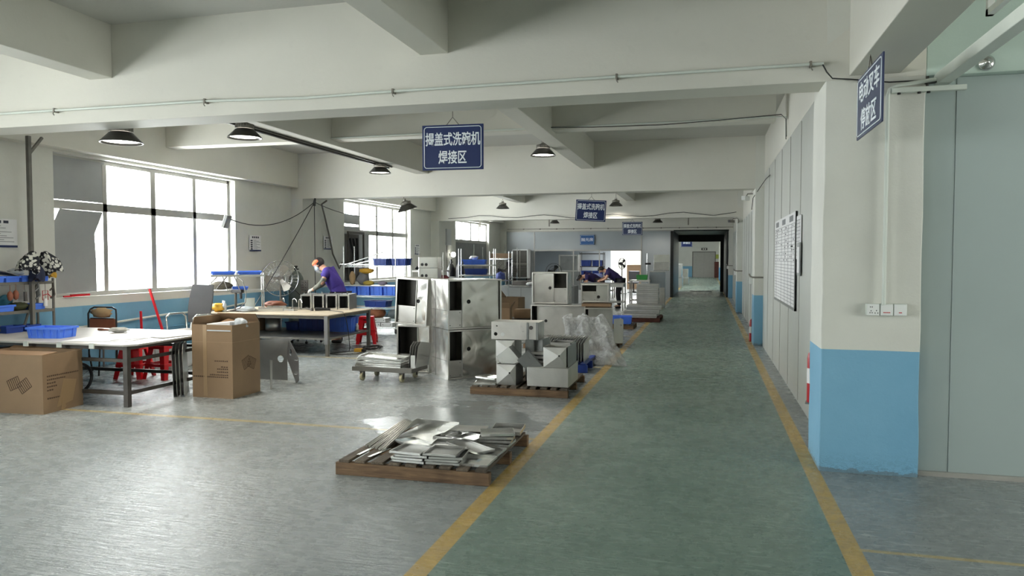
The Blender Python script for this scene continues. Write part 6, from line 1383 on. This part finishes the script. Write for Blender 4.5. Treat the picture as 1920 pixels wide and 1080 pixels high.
m = MB(); m.box(-.9, -.3, 0, .7, .3, .12); simple('tool_tray', 'dark tray of tools on the far part of the counter', 'tray', m, M['irond'], (-4.7, 21.5, .8)); m = MB(); m.box(-1.2, -.35, 0, 1.0, .35, .79); simple('work_table', 'dark work table behind the white counter', 'table', m, M['ssd'], (-4.7, 21.5, 0))
# blue bin rack of the middle distance
rk = bar_rack('bin_rack', 'chrome post rack with bright blue bins behind the wide steel cabinets', (-6.05, 19.3, 0), R(10), .95, .45, 1.85, (.75, 1.15, 1.42), M['chrome'], r=.012)
crate('bright blue crate on the upper level of the chrome post rack', (-6.12, 19.3, 1.423), R(10), .62, .36, .14, M['crate'], ribs=4); crate('dark blue crate on the middle level of the chrome post rack', (-6.08, 19.3, 1.153), R(10), .6, .34, .16, M['crated'], ribs=4)
m = pillow_mesh(.22, .16, .1, 36, rough=.4); simple('white_cloth', 'white rag on the bright blue crate of the post rack', 'cloth', m, M['paper'], (-6.15, 19.3, 1.565)); m = MB(); m.box(-.25, -.15, 0, .25, .15, .13); simple('cardboard_box', 'flat brown carton on a high shelf right of the blue crate', 'box', m, M['card'], (-5.55, 19.9, 1.60)); 
rk = bar_rack('wire_shelving', 'slim chrome rack holding the flat brown carton', (-5.55, 19.9, 0), 0, .55, .35, 1.78, (1.0, 1.59), M['chrome'], r=.010)
m = MB(); m.lathe([(0, 0), (.13, 0), (.14, .02), (.12, .16), (.0, .22)], n=18); simple('helmet', 'blue and white round bag on the middle of the post rack shelf', 'bag', m, mat('blue_white_bag', (80, 96, 170), .6, 0, .5, 14), (-5.55, 19.85, 1.01)); m = MB(); m.box(-.15, -.12, 0, .15, .12, .22); simple('cardboard_box', 'small tan carton low on the post rack', 'box', m, M['card'], (-6.2, 19.25, .76)); m = pillow_mesh(.24, .18, .14, 37, rough=.4); simple('white_heap', 'white heap of fittings low on the post rack', 'heap', m, M['paper'], (-6.42, 19.2, .76))
for k, (x, h) in enumerate(((-6.98, 1.52), (-6.72, 1.56))): gas_cyl(['black gas cylinder left one of two behind the white box', 'black gas cylinder right one of two behind the white box'][k], (x, 19.8, 0), h, .12, M['black'])
t = thing('white_box', 'pale grey box machine in front of the two black gas cylinders', 'box', (-6.42, 17.6, 0)); m = MB(); m.box(-.24, 0, 0, .18, .5, 1.12); m.build('white_part', M['white2'], t, bevel=.006); m = MB(); m.box(.182, 0, 0, .46, .5, 1.10); m.build('grey_part', M['ssd'], t, bevel=.006)
m = pillow_mesh(.26, .2, .2, 38, rough=.25); simple('red_bag', 'dark red round bag in front of the pale box machine', 'bag', m, mat('dark_red', (120, 50, 56), .7), (-5.62, 15.45, 1.025+.0)) 
fan('dark round pedestal fan in the middle distance before the far wall', (-6.05, 22.3, 0), R(12), .34, 1.22, 'irond')
fan('second dark pedestal fan beside the metal hood before the far wall', (-5.6, 27.5, 0), R(20), .30, 1.10, 'irond')
# evaporative cooler
t = thing('air_cooler', 'tall grey louvred air cooler against the far wall', 'air cooler', (-7.6, 30.2, .0)); m = MB(); m.box(-.34, 0, .75, .34, .5, 1.96); m.build('housing', M['white2'], t, bevel=.01); m = MB(); m.box(-.3, -.006, .8, .3, -.001, 1.92); m.build('dark_grille', M['black'], t)
m = MB()
for k in range(24): z = .83+k*.046; m.box(-.29, -.018, z, .29, -.007, z+.012)
m.box(-.02, -.02, .78, .02, -.008, 1.94); m.box(-.31, -.02, 1.33, .31, -.008, 1.37); m.build('louvre', M['lampg'], t)
for sx in (-.28, .28): m = MB(); m.box(sx-.03, .05, 0, sx+.03, .45, .75); m.build('leg', M['irond'], t)
t = thing('wall_work_lamp', 'glowing work lamp on the window wall before the third window', 'lamp', (-8.5, 24.3, 1.72)); m = MB(); m.lathe([(0, 0), (.07, .02), (.09, .05), (.0, .08)], n=18, M=T(rx=R(90), rz=R(35))); m.build('lens', M['lampd'], t); m = MB(); m.box(-.14, -.02, -.03, .0, .02, .03); m.build('arm', M['irond'], t)
t = thing('wall_cabinet', 'white electric box on the window wall past the third column', 'electric box', (-8.57, 23.5, 2.35)); m = MB(); m.box(-.04, -.22, -.32, .22, .22, .22); m.build('body', M['white2'], t, bevel=.008); m = MB(); m.tube([(.06, 0, -.32), (.06, 0, -1.6)], .02, 7); m.tube([(.1, .1, -.32), (.1, .1, -1.2)], .012, 6); m.build('cable', M['irond'], t)
for k, x in enumerate((-8.35, -8.1, -7.75, -7.4, -7.0)):
    m = MB(); m.cyl((0, 0, 0), (0, 0, 2.1-.1*(k % 3)), .014, n=8); simple('steel_post', 'upright chrome tube standing before the third window', 'post', m, M['chrome'], (x, 26.2+.3*k, 0), group='chrome tubes by the third window')
# inside the polishing room behind the opening
t = thing('metal_hood', 'square metal extraction hood behind the far opening', 'hood', (-5.95, 32.5, 1.0)); m = MB(); m.box(-.45, 0, 0, .45, .6, .75); m.build('body', M['ss2'], t, bevel=.01); m = MB(); m.box(-.38, -.01, .06, .38, -.001, .69); m.build('mouth', M['ssd'], t); m = MB(); m.box(-.5, -.05, -1.0, .5, .7, -.001); m.build('stand', M['ssd'], t)
rk = bar_rack('bin_rack', 'dark storage rack with blue crates inside the far opening', (-4.75, 31.6, 0), 0, 1.0, .45, 1.85, (.3, .8, 1.25, 1.8), M['irond'], r=.015)
for k in range(6): crate(['dark blue crate in the storage rack inside the opening, lower left', 'dark blue crate in the storage rack inside the opening, lower right', 'dark blue crate in the storage rack inside the opening, middle left', 'dark blue crate in the storage rack inside the opening, middle right', 'dark blue crate in the storage rack inside the opening, upper left', 'dark blue crate in the storage rack inside the opening, upper right'][k], (-5.0+.48*(k % 2), 31.6, (.302, .802, 1.252)[k//2]), 0, .42, .36, .26, M['crated'], ribs=2)
m = pillow_mesh(.5, .3, .2, 39, rough=.3); simple('blue_bag', 'pale blue plastic bag heap in front of the storage rack', 'bag', m, mat('pale_blue_plastic', (150, 160, 214), .5), (-4.3, 29.8, .78)); t = bench('work_table', 'grey work table with plastic bags behind the bent double worker', -4.9, 29.5, -3.6, 30.1, .78, .04, .02, (.3,), M['iron'], M['white2'], over=.01)
for k, (x, y, w_, h_, mt, lb) in enumerate(((-3.6, 38.5, .8, 1.25, 'card', 'tan carton stack seen through the far opening, left'), (-2.7, 38.8, .9, 1.25, 'card', 'tan and purple carton stack seen through the far opening, middle'), (-1.9, 38.4, .9, 1.35, 'panel_far', 'grey partition board seen through the far opening, right'))):
    m = MB(); m.box(-w_/2, 0, 0, w_/2, .6, h_); simple('storage_stack', lb, 'stack', m, M[mt], (x, y, 0), bevel=.01)
t = thing('office_chair', 'grey office chair in the bright room beyond the far opening', 'chair', (-3.3, 35.0, 0)); m = MB(); m.box(-.25, .0, .5, .25, .05, 1.0); m.build('backrest', M['meshg'], t, bevel=.02); m = MB(); m.box(-.25, -.45, .42, .25, 0, .5); m.build('seat', M['meshg'], t, bevel=.02); m = MB(); m.cyl((0, -.2, .05), (0, -.2, .42), .03, n=8); m.lathe([(0, 0), (.28, 0), (.28, .03), (0, .06)], c=(0, -.2, 0), n=10); m.build('base', M['black'], t)
t = stool('red stool in the bright room beyond the far opening', (-2.35, 33.2, 0), 0, .5)
crate('blue grey crate on the floor in the far opening', (-2.4, 31.9, 0), 0, .5, .4, .32, M['crated'], ribs=3)
fan('black fan turned sideways in the bright room beyond the opening', (-3.7, 33.5, 0), R(60), .25, 1.35, 'irond')
m = MB(); m.box(-8.6, 44.0, 0, -1.7, 44.1, 3.81); struct(m.build('wall_far_hall', M['white']))
for x, y_, z_, d_ in ((-3.2, 35.0, 2.55, .3), (-3.5, 39.5, 3.23, .57), (-5.5, 40.5, 3.23, .57)):
    t = high_bay('added lamp brightening the room beyond the far opening', (x, y_, z_), d_, dia=.4, energy=0); t['group'] = 'added lamps beyond the opening'  # fixtures made up to go with the added lights below
for (x, y) in ((-3.2, 35.0), (-3.5, 39.5), (-5.5, 40.5)):
    l = bpy.data.lights.new('added_room_light', 'AREA'); l.shape = 'DISK'; l.size = .34; l.energy = 110; o = bpy.data.objects.new('added_room_light', l); C.objects.link(o); o.location = (x, y, 2.52 if y < 36 else 3.2)  # added area lights that brighten the room beyond the opening
# lift at the end of the hall
t = thing('lift_door', 'grey double lift door at the far end of the hall beyond the passage', 'door', (-.26, 63.98, 0)); m = MB(); m.box(-.88, 0, 0, -.002, .05, 2.08); m.build('left_leaf', M['alu'], t); m = MB(); m.box(.002, 0, 0, .88, .05, 2.08); m.build('right_leaf', M['alu'], t); m = MB(); m.box(-.9, .06, 0, .9, .1, 2.1); m.build('back_panel', M['irond'], t); m = MB(); m.box(-.95, -.02, 0, -.88, .0, 2.15); m.box(.88, -.02, 0, .95, 0, 2.15); m.box(-.88, -.02, 2.08, .88, 0, 2.15); m.build('frame', M['iron'], t)
t = thing('lift_indicator', 'small dark indicator panel above the grey lift door', 'indicator', (-.24, 63.95, 2.35)); m = MB(); m.box(-.24, -.02, -.1, .24, .02, .1); m.build('panel', M['irond'], t); m = MB(); m.box(-.14, -.026, -.05, -.03, -.02, .05); m.box(.03, -.026, -.05, .14, -.02, .05); m.build('window', M['lampoff'], t)
m = MB(); m.box(-.2, 0, 0, .2, .3, 1.3); simple('wooden_cabinet', 'reddish brown wooden cabinet beside the lift door', 'cabinet', m, M['woodr'], (.77, 62.8, 0)); m = MB(); m.box(-.12, 0, 0, .12, .02, .35); simple('yellow_notice', 'yellow green notice on the wall beside the lift', 'notice', m, mat('yellow_green', (168, 178, 80), .6), (.80, 63.96, 1.55))
for k, (x, y, h) in enumerate(((-1.55, 40.5, 1.25), (-1.6, 43.0, 1.3), (-1.35, 46.0, .95))):
    m = MB(); m.box(-.3, -.4, 0, .3, .4, h*.45); m.box(-.26, -.35, h*.45, .26, .35, h); simple('steel_machine', ['nearest wrapped steel machine on the left of the hall beyond the passage', 'second wrapped steel machine on the left of the hall beyond the passage', 'low steel machine furthest along the left of the hall beyond the passage'][k], 'machine', m, M['ssl'], (x, y, 0), bevel=.02)
m = MB(); m.box(-.5, 0, 0, .5, .02, .025); simple('threshold_strip', 'dark strip across the floor at the far mouth of the passage', 'strip', m, M['dark'], (-.28, 36.5, 0))

# ------------------------------------------------------------------ each member of a row gets a label that says which one it is
ORD = ['first', 'second', 'third', 'fourth', 'fifth', 'sixth', 'seventh', 'eighth', 'ninth', 'tenth', 'eleventh', 'twelfth', 'thirteenth', 'fourteenth', 'fifteenth', 'sixteenth', 'seventeenth', 'eighteenth', 'nineteenth', 'twentieth']
def order(group, text_, key):
    os_ = sorted([o for o in C.objects if o.parent is None and o.get('group') == group], key=key)
    for k, o in enumerate(os_): o['label'] = text_ % ORD[k]
order('row of bent plates on the blue pallet', 'bent steel plate on the blue pallet, %s from the left in the row', lambda o: o.location.x)
order('tall stack of folded panels by the aisle', 'folded steel panel in the tall stack on the reddish pallet, %s from the bottom', lambda o: o.location.z)
order('channels on the front pallet', 'long narrow steel channel at the left of the foreground pallet, %s from the left', lambda o: o.location.x)
order('upright sheets on the dolly', 'upright bent steel sheet at the right end of the wheeled dolly, %s from the left', lambda o: o.location.x)
order('trays inside the second pallet load', 'steel tray stacked between the housings of the second pallet, %s from the bottom', lambda o: o.location.z)
order('chrome tubes by the third window', 'upright chrome tube standing before the third window, %s from the left', lambda o: o.location.x)
order('lamps beyond the passage', 'lamp in the hall beyond the dark passage, %s nearest the camera', lambda o: o.location.y+.01*o.location.x)
for lb, o in zip(('left short metal bar hanging from the third beam', 'middle short metal bar hanging from the third beam', 'right short metal bar hanging from the third beam'), sorted([o for o in C.objects if o.name.startswith('pipe_hanger')], key=lambda o: o.data.vertices[0].co.x)): o['label'] = lb
for lb, o in zip(('lowest bright steel strip lying across the top of the wire shelving', 'second bright steel strip lying across the top of the wire shelving', 'third bright steel strip lying across the top of the wire shelving', 'uppermost bright steel strip slanting across the top of the wire shelving'), sorted([o for o in C.objects if o.get('group') == 'strips on the shelving top'], key=lambda o: max(v.co.z for v in o.data.vertices))): o['label'] = lb
order('added lamps beyond the opening', 'added lamp brightening the room beyond the far opening, %s nearest the camera', lambda o: o.location.y)

# surface prints, ribs and pin holes belong to the mesh of the part that carries them
def absorb(src, dst):
    bm = bmesh.new(); bm.from_mesh(dst.data); n = len(bm.faces); base = len(dst.data.materials)
    bm.from_mesh(src.data); bm.faces.ensure_lookup_table()
    for f in bm.faces[n:]: f.material_index += base
    for mt_ in src.data.materials: dst.data.materials.append(mt_)
    bm.to_mesh(dst.data); bm.free(); me = src.data; bpy.data.objects.remove(src); bpy.data.meshes.remove(me)
for o in list(C.objects):
    k = o.name.split('.')[0]
    if k in ('rib', 'printed_text', 'printed_emblem', 'writing', 'pin_hole', 'grid_lines', 'heading', 'text_line', 'blue_strip') and o.parent:
        for host in ('body', 'sheet', 'face_plate', 'board', 'pocket'):
            d = [c for c in o.parent.children if c.name.split('.')[0] == host]
            if d: absorb(o, d[0]); break
